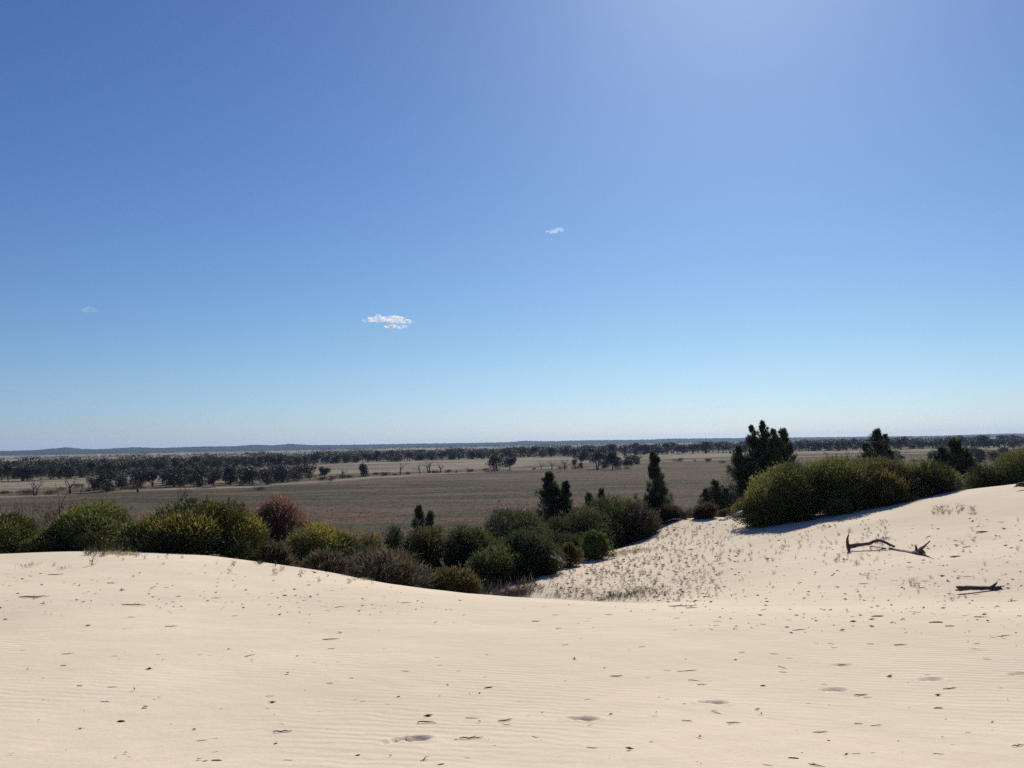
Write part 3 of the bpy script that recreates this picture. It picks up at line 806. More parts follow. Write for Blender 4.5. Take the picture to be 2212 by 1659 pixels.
# ------------------------------------------------------------------ far trees
def euc_meshes(seed, H, Wd, dead=0.0):
    r = np.random.default_rng(4000 + seed)
    T = Tubes(5); ends = []
    ns = 1 if r.random() < .6 else 2
    for s_ in range(ns):
        b0 = np.array([s_ * .5, 0, -.3])
        lean = r.standard_normal(2) * .15
        hgt = H * r.uniform(.28, .4)
        pts = [b0, b0 + [lean[0] * hgt * .5, lean[1] * hgt * .5, hgt * .55], b0 + [lean[0] * hgt, lean[1] * hgt, hgt]]
        T.tube(pts, [.05 * H * .8, .035 * H, .028 * H], 6)
        for k in range(r.integers(3, 5)):
            a = r.uniform(0, 2 * PI)
            dr = np.array([math.cos(a) * .75 * Wd / H, math.sin(a) * .75 * Wd / H, 1.0])
            tube_branching(T, r, pts[-1], dr, H * .3, .02 * H, 2, .5, .25, 3, 4, ends, 2)
    ends = np.array(ends)
    if dead >= 1:
        return T.mesh('trunk', M_far_bark), None
    L = []
    nl = r.integers(12, 18)
    for i in range(nl):
        a = r.uniform(0, 2 * PI); q = math.sqrt(r.random()) * .8
        s_ = r.uniform(.12, .2)
        L.append((math.cos(a) * q * Wd / 2, math.sin(a) * q * Wd / 2, H * (.9 - .5 * r.random() * (.4 + .6 * q) - s_ * .4), Wd * s_ * 1.2, Wd * s_ * 1.2, H * s_ * .85))
    if seed % 2 == 0:
        for i in range(9):
            a = r.uniform(0, 2 * PI); q = r.uniform(.1, .8)
            L.append((math.cos(a) * q * Wd / 2, math.sin(a) * q * Wd / 2, H * r.uniform(.12, .45), Wd * .16, Wd * .16, H * .14))
    for e in ends[r.choice(len(ends), min(len(ends), 6), replace=False)]:
        L.append((e[0], e[1], e[2], Wd * .14, Wd * .14, H * .1))
    n = 2000
    P, D, k, rad = lump_points(r, L, n, .3)
    dirn = D + r.standard_normal((n, 3)) * .8
    C = pick(r, [(0.05, 0.052, 0.042), (0.062, 0.056, 0.046), (0.04, 0.045, 0.038)], n) * r.uniform(.7, 1.3, len(L))[k][:, None]
    V, Fc = leaves(P, dirn, r.uniform(.4, .9, n), r.uniform(.22, .45, n), r)
    return T.mesh('trunk', M_far_bark), np_mesh('crown', V, Fc, M_euc, np.repeat(C, 4, 0))
EU = [euc_meshes(i, 8.0, w_) for i, w_ in enumerate((8.5, 7, 9.5, 6.5, 8, 10.5, 7.5, 9, 6, 8.5))]
DE = [euc_meshes(50 + i, 7.0, w_, 1.0) for i, w_ in enumerate((6, 8, 5, 7))]
def low_shrub_mesh(seed):
    r = np.random.default_rng(5000 + seed)
    L = [(r.uniform(-.6, .6), r.uniform(-.5, .5), r.uniform(.3, .7), .6, .6, .45) for i in range(6)]
    n = 500
    P, D, k, rad = lump_points(r, L, n, .2)
    P[:, 2] = np.maximum(P[:, 2], .02)
    V, Fc = leaves(P, D + r.standard_normal((n, 3)) * .6 + [0, 0, .5], r.uniform(.15, .35, n), .08, r)
    return np_mesh('shrub', V, Fc, M_euc, np.repeat(pick(r, [(0.07, 0.058, 0.042), (0.055, 0.055, 0.035), (0.09, 0.06, 0.045)], n), 4, 0))
SH = [low_shrub_mesh(i) for i in range(4)]
NT = [0]
def far_tree(u, d, s, label, k, group=None, dead=False, rz=0.0, name=None, wide=1.0):
    x = (u - 1106) / F0 * d
    z = float(plain_z(np.array([x]), np.array([d]))[0]) - .05
    src = DE if dead else EU
    tm, cm = src[k % len(src)]
    root = empty(name or ('dead_tree' if dead else 'eucalyptus_tree'), (x, d, z), rz)
    root.scale = (s * wide, s * wide, s)
    tag(root, label, 'dead tree' if dead else 'tree', group)
    link('trunk', tm, root)
    if cm is not None: link('crown', cm, root)
    NT[0] += 1
    return root
def dfor(u, v):   # distance at which the plain is seen at picture height v
    r = ray(u, v); return r[1] * (-HP / r[2])
def htree(u, vb, vt):
    d = dfor(u, vb); return d, (at(u, vt, d)[2] + HP)
# named trees of the near row
named = [
 (1070, 1017, 974, 0, 'dense round-crowned tree alone on the plain, right of the tangled fallen trees'),
 (1098, 1016, 984, 3, 'small tree touching the right side of the dense round-crowned tree'),
 (230, 1062, 1010, 2, 'many-trunked tree with a thin dark crown between two dead trees at left'),
 (205, 1060, 1028, 4, 'small thin tree hugging the left of the many-trunked tree'),
 (262, 1058, 1022, 6, 'small tree hugging the right of the many-trunked tree'),
 (330, 1052, 1014, 1, 'thin-crowned tree right of the many-trunked tree, above pale ground'),
 (375, 1052, 1008, 5, 'spreading tree above the pale strip, left of the four-tree clump'),
 (430, 1050, 1000, 2, 'leftmost tree of the clump behind the lone stump'),
 (462, 1052, 1012, 7, 'low wide tree in the clump behind the lone stump'),
 (498, 1046, 1004, 8, 'narrow tree at the right of the clump behind the lone stump'),
 (545, 1046, 1004, 0, 'dark tree above the red-crowned bush, left one of a pair'),
 (575, 1046, 1008, 4, 'dark tree above the red-crowned bush, right one of a pair'),
 (610, 1036, 1002, 6, 'rounded tree between the pair above the red bush and the leaning dead trees'),
 (700, 1033, 1005, 3, 'small thin tree right of the leaning dead tree'),
 (783, 1029, 1001, 8, 'slim small tree standing alone in the middle of the pale field'),
 (1285, 1013, 972, 5, 'wide tree at the centre of the clump left of the tall slender pine'),
 (1318, 1014, 976, 1, 'right-hand neighbour of the wide clump tree near the tall slender pine'),
 (1252, 1008, 976, 7, 'left-hand neighbour of the wide clump tree near the tall slender pine'),
 (1352, 1012, 990, 9, 'low tree at the right end of the clump near the tall slender pine'),
 (1372, 1003, 984, 2, 'tree just left of the top of the tall slender pine'),
 (2045, 1008, 985, 6, 'small thin tree seen past the broad pine on the right'),
 (2150, 1000, 978, 3, 'thin tree left of the bright bush at the right edge'),
]
for i, (u, vb, vt, k, lb) in enumerate(named):
    d, h = htree(u, vb, vt); far_tree(u, d, h / 8.0, lb, k, rz=i * 1.3)
dead = [
 (75, 1070, 1030, 0, 'bare leaning dead tree at far left, nearest the left edge'),
 (152, 1066, 1015, 1, 'tall bare dead tree with one straight trunk left of the many-trunked tree'),
 (175, 1068, 1044, 2, 'low broken dead tree bowing toward the many-trunked tree'),
 (48, 1071, 1058, 2, 'tiny dead stub left of the bare leaning dead tree'),
 (300, 1063, 1030, 3, 'spindly dead tree right of the many-trunked tree'),
 (636, 1037, 1000, 0, 'dead tree with curving limbs right of the pair above the red bush'),
 (668, 1035, 1006, 1, 'forked dead tree beside the small thin tree'),
 (740, 1033, 1008, 3, 'bent dead tree with fallen limbs in the open field'),
 (862, 1026, 990, 2, 'slim dead tree left of the tangled fallen trees'),
 (905, 1024, 996, 1, 'left part of the tangled fallen trees at mid field'),
 (925, 1022, 990, 0, 'middle part of the tangled fallen trees at mid field'),
 (948, 1022, 998, 3, 'right part of the tangled fallen trees at mid field'),
 (1008, 1018, 1004, 2, 'short dead snag between the tangle and the dense round-crowned tree'),
 (1165, 1014, 990, 1, 'bare dead tree, left one of the pair right of the dense round tree'),
 (1188, 1014, 992, 0, 'bare dead tree, right one of the pair right of the dense round tree'),
 (1215, 1013, 986, 3, 'taller bare dead tree at the left edge of the clump near the slender pine'),
 (2090, 1002, 984, 2, 'bare dead tree seen between the broad pine and the edge bush'),
]
for i, (u, vb, vt, k, lb) in enumerate(dead):
    d, h = htree(u, vb, vt); far_tree(u, d, h / 7.0, lb, k, dead=True, rz=i * 2.1 + .5, wide=1.3)
# standing stump on the plain
d = dfor(493, 1083)
T = Tubes(7); rr = np.random.default_rng(3)
poly_tube(T, [(0, 0, -.1), (.05, 0, .4), (.12, 0, .8), (.3, 0, 1.15)], [.28, .2, .13, .03], 7, rr)
poly_tube(T, [(.1, 0, .5), (-.12, 0, .75), (-.2, 0, .9)], [.1, .05, .02], 5, rr)
o = link('stump', T.mesh('stump', M_far_bark)); o.location = ((493 - 1106) / F0 * d, d, -HP)
tag(o, 'dark upright tree stump on the plain just right of the yellow-green bush top', 'stump')
d = dfor(688, 1083)
d = dfor(1232, 1112)
T = Tubes(7)
poly_tube(T, [(0, 0, -.1), (.02, 0, .6), (0.05, 0, 1.1), (.02, 0, 1.4)], [.22, .2, .16, .06], 7, rr)
poly_tube(T, [(-.1, 0, .1), (1.0, .1, .22), (2.4, .2, .1)], [.16, .12, .05], 6, rr)
o = link('stump', T.mesh('stump', M_far_bark)); o.location = ((1236 - 1106) / F0 * d, d, -HP)
tag(o, 'dark stump with a fallen limb on the plain just right of the twin pine', 'stump')

# the belt of trees across the plain
rng = np.random.default_rng(77)
G_L = 'trees of the dark belt across the left of the plain'
G_R = 'trees of the dark belt across the middle and right of the plain'
L_L = 'grey-green tree in the dark belt crossing the left of the plain'
L_R = 'dark tree in the low belt crossing the middle and right of the plain'
cnt = 0
u = -40.0
while u < 640:
    for row in range(3):
        bd = float(np.interp(u, BU, BD))
        d = bd * (1 + row * .09 + rng.uniform(-.03, .03)) - 10
        if rng.random() < .93:
            far_tree(u + rng.uniform(-9, 9), d, rng.uniform(.8, 1.15), L_L, int(rng.integers(10)), G_L, rz=rng.uniform(0, 6), wide=rng.uniform(.9, 1.2)); cnt += 1
    u += 21 if u < 300 else 19
u = 640.0
while u < 2260:
    for row in range(2):
        bd = float(np.interp(u, BU, BD))
        d = bd * (1 + row * .06 + rng.uniform(-.02, .03))
        far_tree(u + rng.uniform(-7, 7), d, rng.uniform(.8, 1.2) * float(np.interp(u, [640, 1400, 2212], [.95, 1.25, 1.45])), L_R, int(rng.integers(10)), G_R, rz=rng.uniform(0, 6), wide=rng.uniform(1.15, 1.6)); cnt += 1
    u += 22
G_C = 'small dark trees of the thick clump by the near tree row'
for i in range(34):
    u_ = rng.uniform(275, 715) if i < 24 else rng.uniform(1235, 1370)
    vb_ = float(np.interp(u_, [275, 540, 715, 1235, 1370], [1052, 1044, 1031, 1010, 1008])) + rng.uniform(-6, 2)
    d_ = dfor(u_, vb_)
    far_tree(u_, d_, rng.uniform(.5, .95) * (1.0 if i < 24 else .8), 'small bushy dark tree in the thick clump by the near tree row', int(rng.integers(5)) * 2, G_C, rz=rng.uniform(0, 6), wide=rng.uniform(1.0, 1.4))
for i in range(16):
    u_ = rng.uniform(1880, 2230); d_ = dfor(u_, float(np.interp(u_, [1880, 2230], [992, 988])) + rng.uniform(-4, 10))
    far_tree(u_, d_, rng.uniform(.45, .9), 'small scattered tree in the pale field behind the right-hand pines', int(rng.integers(10)), 'small trees in the pale field behind the right-hand pines', rz=rng.uniform(0, 6), wide=rng.uniform(.9, 1.4))
print('belt trees', cnt, 'all', NT[0])

# low shrubs along the tree rows
rs_ = np.random.default_rng(88)
G_S = 'low dry shrubs along the near tree row'
us = [(60, 1068), (110, 1068), (190, 1062), (290, 1058), (430, 1050), (520, 1046), (600, 1040), (640, 1038), (715, 1036), (752, 1032), (790, 1029), (830, 1028), (850, 1027), (880, 1025),
      (935, 1023), (965, 1022), (1015, 1018), (1045, 1017), (1150, 1015), (1205, 1014), (1240, 1013), (1330, 1014), (1350, 1014), (1240, 1112), (1290, 1090), (420, 1086), (560, 1060)] + [(u_, float(np.interp(u_, [0, 540, 1100, 1560, 2212], [1070, 1042, 1016, 1000, 994])) + rs_.uniform(-9, 3)) for u_ in rs_.uniform(0, 2212, 45)]
for i, (u, v) in enumerate(us):
    d = dfor(u, v + rng.uniform(-1, 1)); x = (u - 1106) / F0 * d
    o = link('dry_shrub', SH[i % 4]); o.location = (x, d, -HP); o.rotation_euler = (0, 0, i * 1.1)
    s_ = rng.uniform(.8, 1.6); o.scale = (s_ * rng.uniform(1.5, 2.6), s_ * 1.2, s_)
    tag(o, 'low dry brown shrub by the near row of trees on the plain', 'shrub', G_S)

def mass(name, us_ds, hs, label, seed, quads=26, size=(.8, 2.0), pal=None):
    r = np.random.default_rng(seed)
    n = len(us_ds)
    ud = np.array(us_ds)
    C0 = np.stack([(ud[:, 0] - 1106) / F0 * ud[:, 1], ud[:, 1], np.full(n, -HP)], -1)
    H = r.uniform(hs[0], hs[1], n) * (1 + .35 * (vnoise(ud[:, 0] * .03, ud[:, 1] * 0, seed) - .6))
    k = np.repeat(np.arange(n), quads)
    q = r.standard_normal((len(k), 3)); q /= np.linalg.norm(q, axis=1, keepdims=True)
    P = C0[k] + q * (H[k] * .55)[:, None] * [1.1, 1.1, .75] + np.stack([0 * k, 0 * k, H[k] * .5], -1)
    V, Fc = leaves(P, q + r.standard_normal(q.shape) * .6, r.uniform(*size, len(k)), r.uniform(*size, len(k)) * .6, r)
    V[:, 2] = np.maximum(V[:, 2], -HP - .2)
    Cc = pick(r, pal or [(0.04, 0.048, 0.034), (0.055, 0.055, 0.04)], len(k))
    o = link(name, np_mesh(name, V, Fc, M_euc, np.repeat(Cc, 4, 0))); tag(o, label, 'wood', kind='stuff')
r = np.random.default_rng(9)
ud = [(u, float(np.interp(u, BU, BD)) * r.uniform(1.05, 1.3)) for u in r.uniform(1350, 2400, 700)]
ud += [(u, float(np.interp(u, BU, BD)) * r.uniform(1.02, 1.14)) for u in r.uniform(560, 1400, 420)]
ud += [(u, float(np.interp(u, BU, BD)) * r.uniform(1.05, 1.3)) for u in r.uniform(-60, 600, 320)]
mass('distant_wood', ud, (8, 11.5), 'far wood filling the back of the tree belt across the plain', 1, 110, (.5, 1.3))
ud = [(u, 2150 * r.uniform(.93, 1.12)) for u in r.uniform(-100, 2300, 700)]
mass('scrub_belt', ud, (3, 6), 'thin dark line of scrub across the far plain', 2, 24, (1, 2.4))
ud = [(u, r.uniform(4300, 6200)) for u in r.uniform(-100, 2300, 2200)]
mass('far_scrub', ud, (4, 9), 'dark scrub at the foot of the distant hills', 3, 14, (3, 6))

# dry grass tussocks of the plain
n_ = 80000
d = 95 * (620 / 95) ** rng.random(n_) ; u = rng.uniform(-150, 2360, n_)
x = (u - 1106) / F0 * d
keep = vnoise(x * .05, d * .12, 41) * .6 + vnoise(x * .4, d * .4, 42) * .6 > .5
x, d = x[keep], d[keep]
z = plain_z(x, d)
P = np.stack([x, d, z], -1); P = np.repeat(P, 3, 0); k_ = len(P)
P[:, :2] += rng.standard_normal((k_, 2)) * .12
V, Fc = leaves(P, np.stack([rng.standard_normal(k_) * .35, rng.standard_normal(k_) * .35, np.ones(k_)], -1), rng.uniform(.08, .18, k_), rng.uniform(.06, .2, k_), rng)
sel = vnoise(P[:, 0] * .03, P[:, 1] * .1, 43)
C = np.where(sel[:, None] > .62, pick(rng, [(0.17, 0.115, 0.085), (0.15, 0.115, 0.08)], k_), pick(rng, [(0.15, 0.12, 0.08), (0.11, 0.11, 0.06), (0.2, 0.17, 0.11)], k_))
o = link('grass', np_mesh('grass', V, Fc, M_twigs, np.repeat(C, 4, 0))); tag(o, 'dry brown grass tussocks over the plain', 'grass', kind='stuff')

# brown undergrowth on the outer slope of the dune
n_ = 60000
d = rng.uniform(30, 125, n_); u = rng.uniform(-150, 2360, n_); x = (u - 1106) / F0 * d
keep = (litter_f(x, d) > .6) & (vnoise(x * .5, d * .5, 51) > .42)
x, d = x[keep], d[keep]
z = np.maximum(zbase(x, d), plain_z(x, d))
P = np.repeat(np.stack([x, d, z], -1), 4, 0); k_ = len(P)
P[:, :2] += rng.standard_normal((k_, 2)) * .15
V, Fc = leaves(P, np.stack([rng.standard_normal(k_) * .5, rng.standard_normal(k_) * .5, np.ones(k_)], -1), rng.uniform(.15, .5, k_), rng.uniform(.02, .06, k_), rng)
o = link('undergrowth', np_mesh('undergrowth', V, Fc, M_twigs, np.repeat(pick(rng, [(0.10, 0.075, 0.055), (0.08, 0.075, 0.04), (0.14, 0.09, 0.065)], k_), 4, 0)))
tag(o, 'brown grass and low growth on the shaded outer slope of the dune', 'undergrowth', kind='stuff')

# ------------------------------------------------------------------ seedlings on the far sand slope
def seedling_geo(r, h=.2):
    T = Tubes(3)
    for i in range(int(r.integers(2, 5))):
        a = r.uniform(0, 2 * PI)
        tube_branching(T, r, (r.uniform(-.03, .03), r.uniform(-.03, .03), -.02), (math.cos(a) * .35, math.sin(a) * .35, 1), h * r.uniform(.6, 1.0), .004, 1, .6, .2, 3, 3)
    V1, F1 = np.concatenate(T.v), [np.concatenate(T.f), np.concatenate(T.caps)]
    n = 26
    P = np.stack([r.uniform(-.05, .05, n), r.uniform(-.05, .05, n), r.uniform(.0, h * .9, n)], -1)
    V2, F2 = leaves(P, r.standard_normal((n, 3)) + [0, 0, .6], r.uniform(.03, .07, n), .016, r)
    return V1, F1, V2, F2
SEED = []
for i in range(10):
    r = np.random.default_rng(600 + i)
    V1, F1, V2, F2 = seedling_geo(r, r.uniform(.14, .3))
    V = np.concatenate([V1, V2]); Fq = np.concatenate([F1[0], F2 + len(V1)])
    C = np.concatenate([np.tile([[0.09, 0.07, 0.055]], (len(V1), 1)), np.repeat(pick(r, [(0.12, 0.10, 0.06), (0.09, 0.09, 0.045), (0.13, 0.09, 0.07)], len(F2)), 4, 0)])
    SEED.append((V, Fq, F1[1], C, np_mesh('seedling', V, [Fq, F1[1]], M_twigs, C)))
pts = []
def area(n, u0, u1, v0, v1, dens=None):
    uu = rng.uniform(u0, u1, n); vv = rng.uniform(v0, v1, n)
    if dens is not None:
        k = rng.random(n) < dens(uu, vv); uu, vv = uu[k], vv[k]
    return np.stack([uu, vv], -1)
slope = lambda u, v: (v > np.interp(u, [1150, 1250, 1330, 1420, 1500, 1560, 1640, 1750, 1900], [1262, 1225, 1178, 1140, 1122, 1120, 1142, 1140, 1120])) & (v < np.interp(u, [1150, 1500, 1900], [1290, 1303, 1300]))
pts.append(area(1500, 1150, 1560, 1120, 1302, lambda u, v: slope(u, v) * (.25 + .75 * np.exp(-((u - 1330 - (v - 1240) * .3) / 150) ** 2))))
pts.append(area(380, 1400, 1920, 1120, 1215, lambda u, v: slope(u, v) * .6))
pts.append(area(150, 1500, 2212, 1120, 1300, lambda u, v: slope(u, v) * .4))
pts.append(area(60, 2010, 2110, 1095, 1112))
pts.append(area(80, 0, 950, 1195, 1262, lambda u, v: (v > np.interp(u, [0, 250, 550, 750, 950], [1203, 1195, 1214, 1244, 1274])) & (v < np.interp(u, [0, 250, 550, 750, 950], [1203, 1195, 1214, 1244, 1274]) + 26)))
pts.append(area(45, 180, 300, 1190, 1204))
pts = np.concatenate(pts)
hx, hy, ok = hits(pts[:, 0], pts[:, 1], 52)
ok &= (hy < 50)
hx, hy = hx[ok], hy[ok]
# keep clumped variety
order = np.argsort(hy)
hx, hy = hx[order], hy[order]
hz = zbase(hx, hy)
sz = rng.uniform(.25, .62, len(hx)) * (1 + .6 * (rng.random(len(hx)) < .12))
print('seedlings', len(hx))
G_P = 'small dry plants sprouting from the sand slope'
ind = np.argsort(-sz / hy)[:290]
iset = set(ind.tolist())
for i in ind:
    o = link('seedling', SEED[i % 10][4]); o.location = (hx[i], hy[i], hz[i]); o.rotation_euler = (0, 0, rng.uniform(0, 6)); o.scale = (sz[i] * 1.2, sz[i] * 1.2, sz[i])
    tag(o, 'small dry plant sprouting upright from the pale sand', 'plant', G_P)
Vs, Fq, Ft, Cs, off = [], [], [], [], 0
for i in range(len(hx)):
    if i in iset: continue
    V, q, t_, C, _ = SEED[i % 10]
    a = rng.uniform(0, 6); R = np.array([[math.cos(a), -math.sin(a), 0], [math.sin(a), math.cos(a), 0], [0, 0, 1]])
    Vs.append((V * [sz[i] * 1.2, sz[i] * 1.2, sz[i]]) @ R.T + [hx[i], hy[i], hz[i]]); Fq.append(q + off); Ft.append(t_ + off); Cs.append(C); off += len(V)
o = link('ground_cover', np_mesh('ground_cover', np.concatenate(Vs), [np.concatenate(Fq), np.concatenate(Ft)], M_twigs, np.concatenate(Cs)))
tag(o, 'sparse dry sprouts scattered over the far sand slope', 'ground cover', kind='stuff')

# grass tufts along the crest and by the small bright bush
def grass_tuft(u, v, wpx, hpx, label, seed, pal, n=160, wr=None):
    r = np.random.default_rng(seed)
    x, y, ok = hits([u], [v]); x, y = x[0], min(y[0], 50)
    z = zf(x, y); s = y / F0
    P = np.stack([r.normal(0, wpx * s / 2.4, n), r.normal(0, .18, n), np.zeros(n)], -1)
    P[:, 2] = zbase(P[:, 0] + x, P[:, 1] + y) - z
    V, Fc = leaves(P, np.stack([r.normal(0, .5, n), r.normal(0, .4, n), np.ones(n)], -1), r.uniform(.5, 1.2, n) * hpx * s, .012, r)
    o = link('grass_tuft', np_mesh('grass_tuft', V, Fc, M_twigs, np.repeat(pick(r, pal, n), 4, 0))); o.location = (x, y, z)
    if wpx >= 34: o.name = 'grass'; tag(o, label, 'grass', kind='stuff')
    else: tag(o, label, 'grass tuft')
    return o
ST = [(0.42, 0.36, 0.2), (0.3, 0.28, 0.14), (0.5, 0.42, 0.26)]
grass_tuft(245, 1197, 40, 9, 'straw coloured grass tuft on the crest left of the yellow-green bush', 1, ST, 220)
grass_tuft(275, 1200, 34, 9, 'wispy green-grey grass between the domed bush and the yellow-green bush', 2, ST, 200)
grass_tuft(63, 1226, 6, 16, 'small forked grass sprig on the left crest', 3, ST, 26)
grass_tuft(138, 1229, 8, 8, 'flattened grass sprig right of the small forked one on the left crest', 4, ST, 30)
grass_tuft(1300, 1205, 60, 10, 'reddish dry grass at the foot of the small bright green bush', 5, [(0.22, 0.13, 0.09), (0.18, 0.13, 0.08)], 500)
grass_tuft(1255, 1212, 70, 10, 'greyish grass between the dark hollow bush and the small bright bush', 6, ST, 600)
grass_tuft(1375, 1192, 70, 9, 'scrappy grass on the slope right of the small bright green bush', 7, ST, 500)
grass_tuft(1110, 1284, 60, 12, 'dark reddish low growth at the bottom of the hollow by the crest', 8, [(0.11, 0.07, 0.05), (0.09, 0.065, 0.05)], 900)
grass_tuft(788, 1254, 12, 8, 'pale grass sprig lying on the middle of the dune crest', 9, ST, 50)
grass_tuft(564, 1218, 8, 10, 'dark little grass tuft on the crest below the red-crowned bush', 10, [(0.10, 0.08, 0.06)], 60)
grass_tuft(1912, 1166, 16, 9, 'grey sprig standing behind the two fallen branches', 11, [(0.16, 0.13, 0.11)], 60)
grass_tuft(1330, 1290, 120, 8, 'brown litter grass along the hollow edge of the dune', 12, [(0.15, 0.12, 0.09)], 500)

# ------------------------------------------------------------------ sticks and bark lying on the sand
def stick_mesh(r, kind):
    T = Tubes(5)
    if kind == 0:      # straight twig with side shoots, unit length along x
        n = 6; P = np.stack([np.linspace(-.5, .5, n), np.cumsum(r.normal(0, .025, n)), np.abs(r.normal(.02, .012, n)) + .012], -1)
        T.tube(P, np.array([.012, .02, .022, .02, .014, .006]) * r.uniform(.8, 1.3), 5, .1, r)
        for k in range(int(r.integers(1, 3))):
            i = int(r.integers(1, 5)); e = P[i] + [r.uniform(.05, .2), r.choice([-1, 1]) * r.uniform(.05, .16), r.uniform(.0, .07)]
            T.tube([P[i], (P[i] + e) / 2 + [0, 0, .01], e], [.010, .008, .003], 4)
    elif kind == 1:    # short stout bark chip
        P = np.array([(-.5, 0, .07), (-.2, .03, .10), (.2, -.02, .10), (.5, .02, .06)])
        T.tube(P, np.array([.06, .10, .11, .05]), 6, .18, r)
    elif kind == 2:    # bent twig
        P = np.array([(-.5, .08, .02), (-.4, -.02, .05), (-.25, -.05, .06), (0, .02, .04), (.3, .03, .03), (.5, -.02, .015)]) + r.normal(0, .012, (6, 3)) * [1, 1, .3]
        T.tube(P, [.010, .016, .02, .02, .014, .005], 5, .1, r)
        T.tube([P[1], P[1] + [.02, -.12, .0], P[1] + [.0, -.2, .01]], [.012, .009, .003], 4)
    else:              # seed pod, leaf curl
        P = np.array([(-.5, 0, .06), (-.2, 0, .14), (.1, 0, .16), (.35, 0, .1), (.5, .03, .05)])
        T.tube(P, [.02, .14, .16, .10, .02], 6, .12, r)
    V = np.concatenate(T.v)
    return T.mesh('stick', M_stick)
STK = [[stick_mesh(np.random.default_rng(700 + k * 10 + i), k) for i in range(6)] for k in range(4)]
named_sticks = [  # u, v, px length, kind, yaw, label, name
 (468, 1643, 23, 1, -.1, 'chunky dark bark piece near the bottom edge, left of centre', 'bark_piece'),
 (773, 1632, 13, 3, .5, 'small dark seed pod near the bottom edge left of the pair of footprints', 'seed_pod'),
 (922, 1562, 42, 2, -.2, 'thin bent twig just above the double footprint', 'twig'),
 (1018, 1596, 50, 0, 0, 'long straight thin twig right of the double footprint', 'twig'),
 (985, 1598, 10, 1, .6, 'short stub of wood touching the left end of the long straight twig', 'bark_piece'),
 (918, 1640, 30, 2, 1.2, 'curled wiry twig below the double footprint', 'twig'),
 (261, 1559, 20, 3, 0, 'small dark knobbly pod on the lower left sand', 'seed_pod'),
 (610, 1582, 40, 0, 0, 'thin twig with a thick dark end left of the double footprint', 'twig'),
 (595, 1607, 12, 3, .8, 'dark crumb of bark below the thick-ended twig', 'bark_piece'),
 (370, 1354, 26, 0, .15, 'dark stick lying alone at upper left of the open sand', 'stick'),
 (137, 1438, 14, 1, .1, 'short dark stick on the left sand, upper one of two', 'stick'),
 (172, 1482, 14, 1, -.1, 'short dark stick on the left sand, lower one of two', 'stick'),
 (72, 1291, 62, 0, 0, 'long flat dark stick below the left crest', 'stick'),
 (290, 1308, 54, 0, 0, 'long thin stick with a dark end beneath the yellow-green bush', 'stick'),
 (120, 1242, 34, 0, 0, 'dark flat stick closest to the left crest', 'stick'),
 (715, 1382, 38, 0, 0, 'long faint twig in the middle of the sand', 'twig'),
 (716, 1402, 16, 0, .2, 'short twig below the long faint twig', 'twig'),
 (713, 1477, 16, 0, -.1, 'slightly arched short twig left of the centre of the sand', 'twig'),
 (1055, 1486, 22, 1, .5, 'slanting dark bark sliver near the centre of the sand', 'bark_piece'),
 (1036, 1498, 12, 3, 1.2, 'small dark chip below the slanting bark sliver', 'bark_piece'),
 (1092, 1558, 34, 0, .3, 'pale tipped twig above and right of the long straight twig', 'twig'),
 (1332, 1462, 28, 0, 0, 'thin straight twig right of centre, above the footprints', 'twig'),
 (1517, 1480, 22, 0, -.1, 'thin twig above the middle footprint', 'twig'),
 (1603, 1410, 14, 2, 0, 'bent little twig high on the right sand', 'twig'),
 (1585, 1563, 30, 2, .1, 'slim curved twig below the middle footprint', 'twig'),
 (1484, 1558, 24, 0, -.1, 'faint thin twig left of the slim curved twig', 'twig'),
 (1714, 1638, 22, 1, -.2, 'dark stick near the bottom edge right of centre', 'stick'),
 (1790, 1600, 9, 3, 0, 'small dark crumb above the stick at the bottom edge', 'bark_piece'),
 (1855, 1564, 18, 0, -.25, 'short slanting twig on the lower right sand', 'twig'),
 (1945, 1394, 28, 0, .05, 'bold dark twig high on the right sand', 'twig'),
 (1818, 1437, 18, 1, 0, 'dark lump of wood in the topmost footprint', 'bark_piece'),
 (1648, 1482, 14, 3, 0, 'little dark chip among faint twigs on the right', 'bark_piece'),
 (1860, 1503, 30, 0, 0, 'row of broken twig left of the right footprint', 'twig'),
 (2027, 1530, 20, 1, 0, 'dark bark piece below the right footprint', 'bark_piece'),
 (2022, 1345, 30, 1, 0, 'dark driftwood chunk in the litter line at upper right', 'driftwood'),
 (1895, 1332, 26, 1, .1, 'dark flat wood piece left end of the litter line', 'driftwood'),
 (2052, 1353, 20, 1, 0, 'dark wood piece right end of the litter line', 'driftwood'),
 (1495, 1314, 30, 0, 0, 'dark branched stick where the sand crest fades out', 'stick'),
 (1475, 1311, 60, 0, 0, 'very thin long stick beside the dark branched one', 'stick'),
 (1207, 1358, 14, 2, .4, 'forked twig below the middle of the crest', 'twig'),
 (1305, 1296, 24, 0, 0, 'low dark twig on the edge of the crest', 'twig'),
 (1158, 1343, 20, 0, 0, 'pair of low twigs lying left of the forked twig', 'twig'),
 (1880, 1392, 16, 0, 0, 'short twig left of the bold dark twig', 'twig'),
 (2200, 1612, 30, 0, .1, 'twig cut by the right edge near the bottom', 'twig'),
 (1757, 1650, 16, 2, 1.4, 'wispy hook of twig near the bottom right', 'twig'),
 (2123, 1150, 30, 1, 0, 'dark brush piece right of the fallen branches', 'driftwood'),
 (2065, 1203, 26, 1, 0, 'dark short stick right of the forked fallen branch', 'stick'),
 (2088, 1182, 20, 1, .2, 'short dark stick above and right of the forked fallen branch', 'stick'),
 (2050, 1163, 14, 2, .4, 'small curved twig up the dune right of the fallen branches', 'twig'),
]
NX, NY, ok = hits([q[0] for q in named_sticks], [q[1] for q in named_sticks])
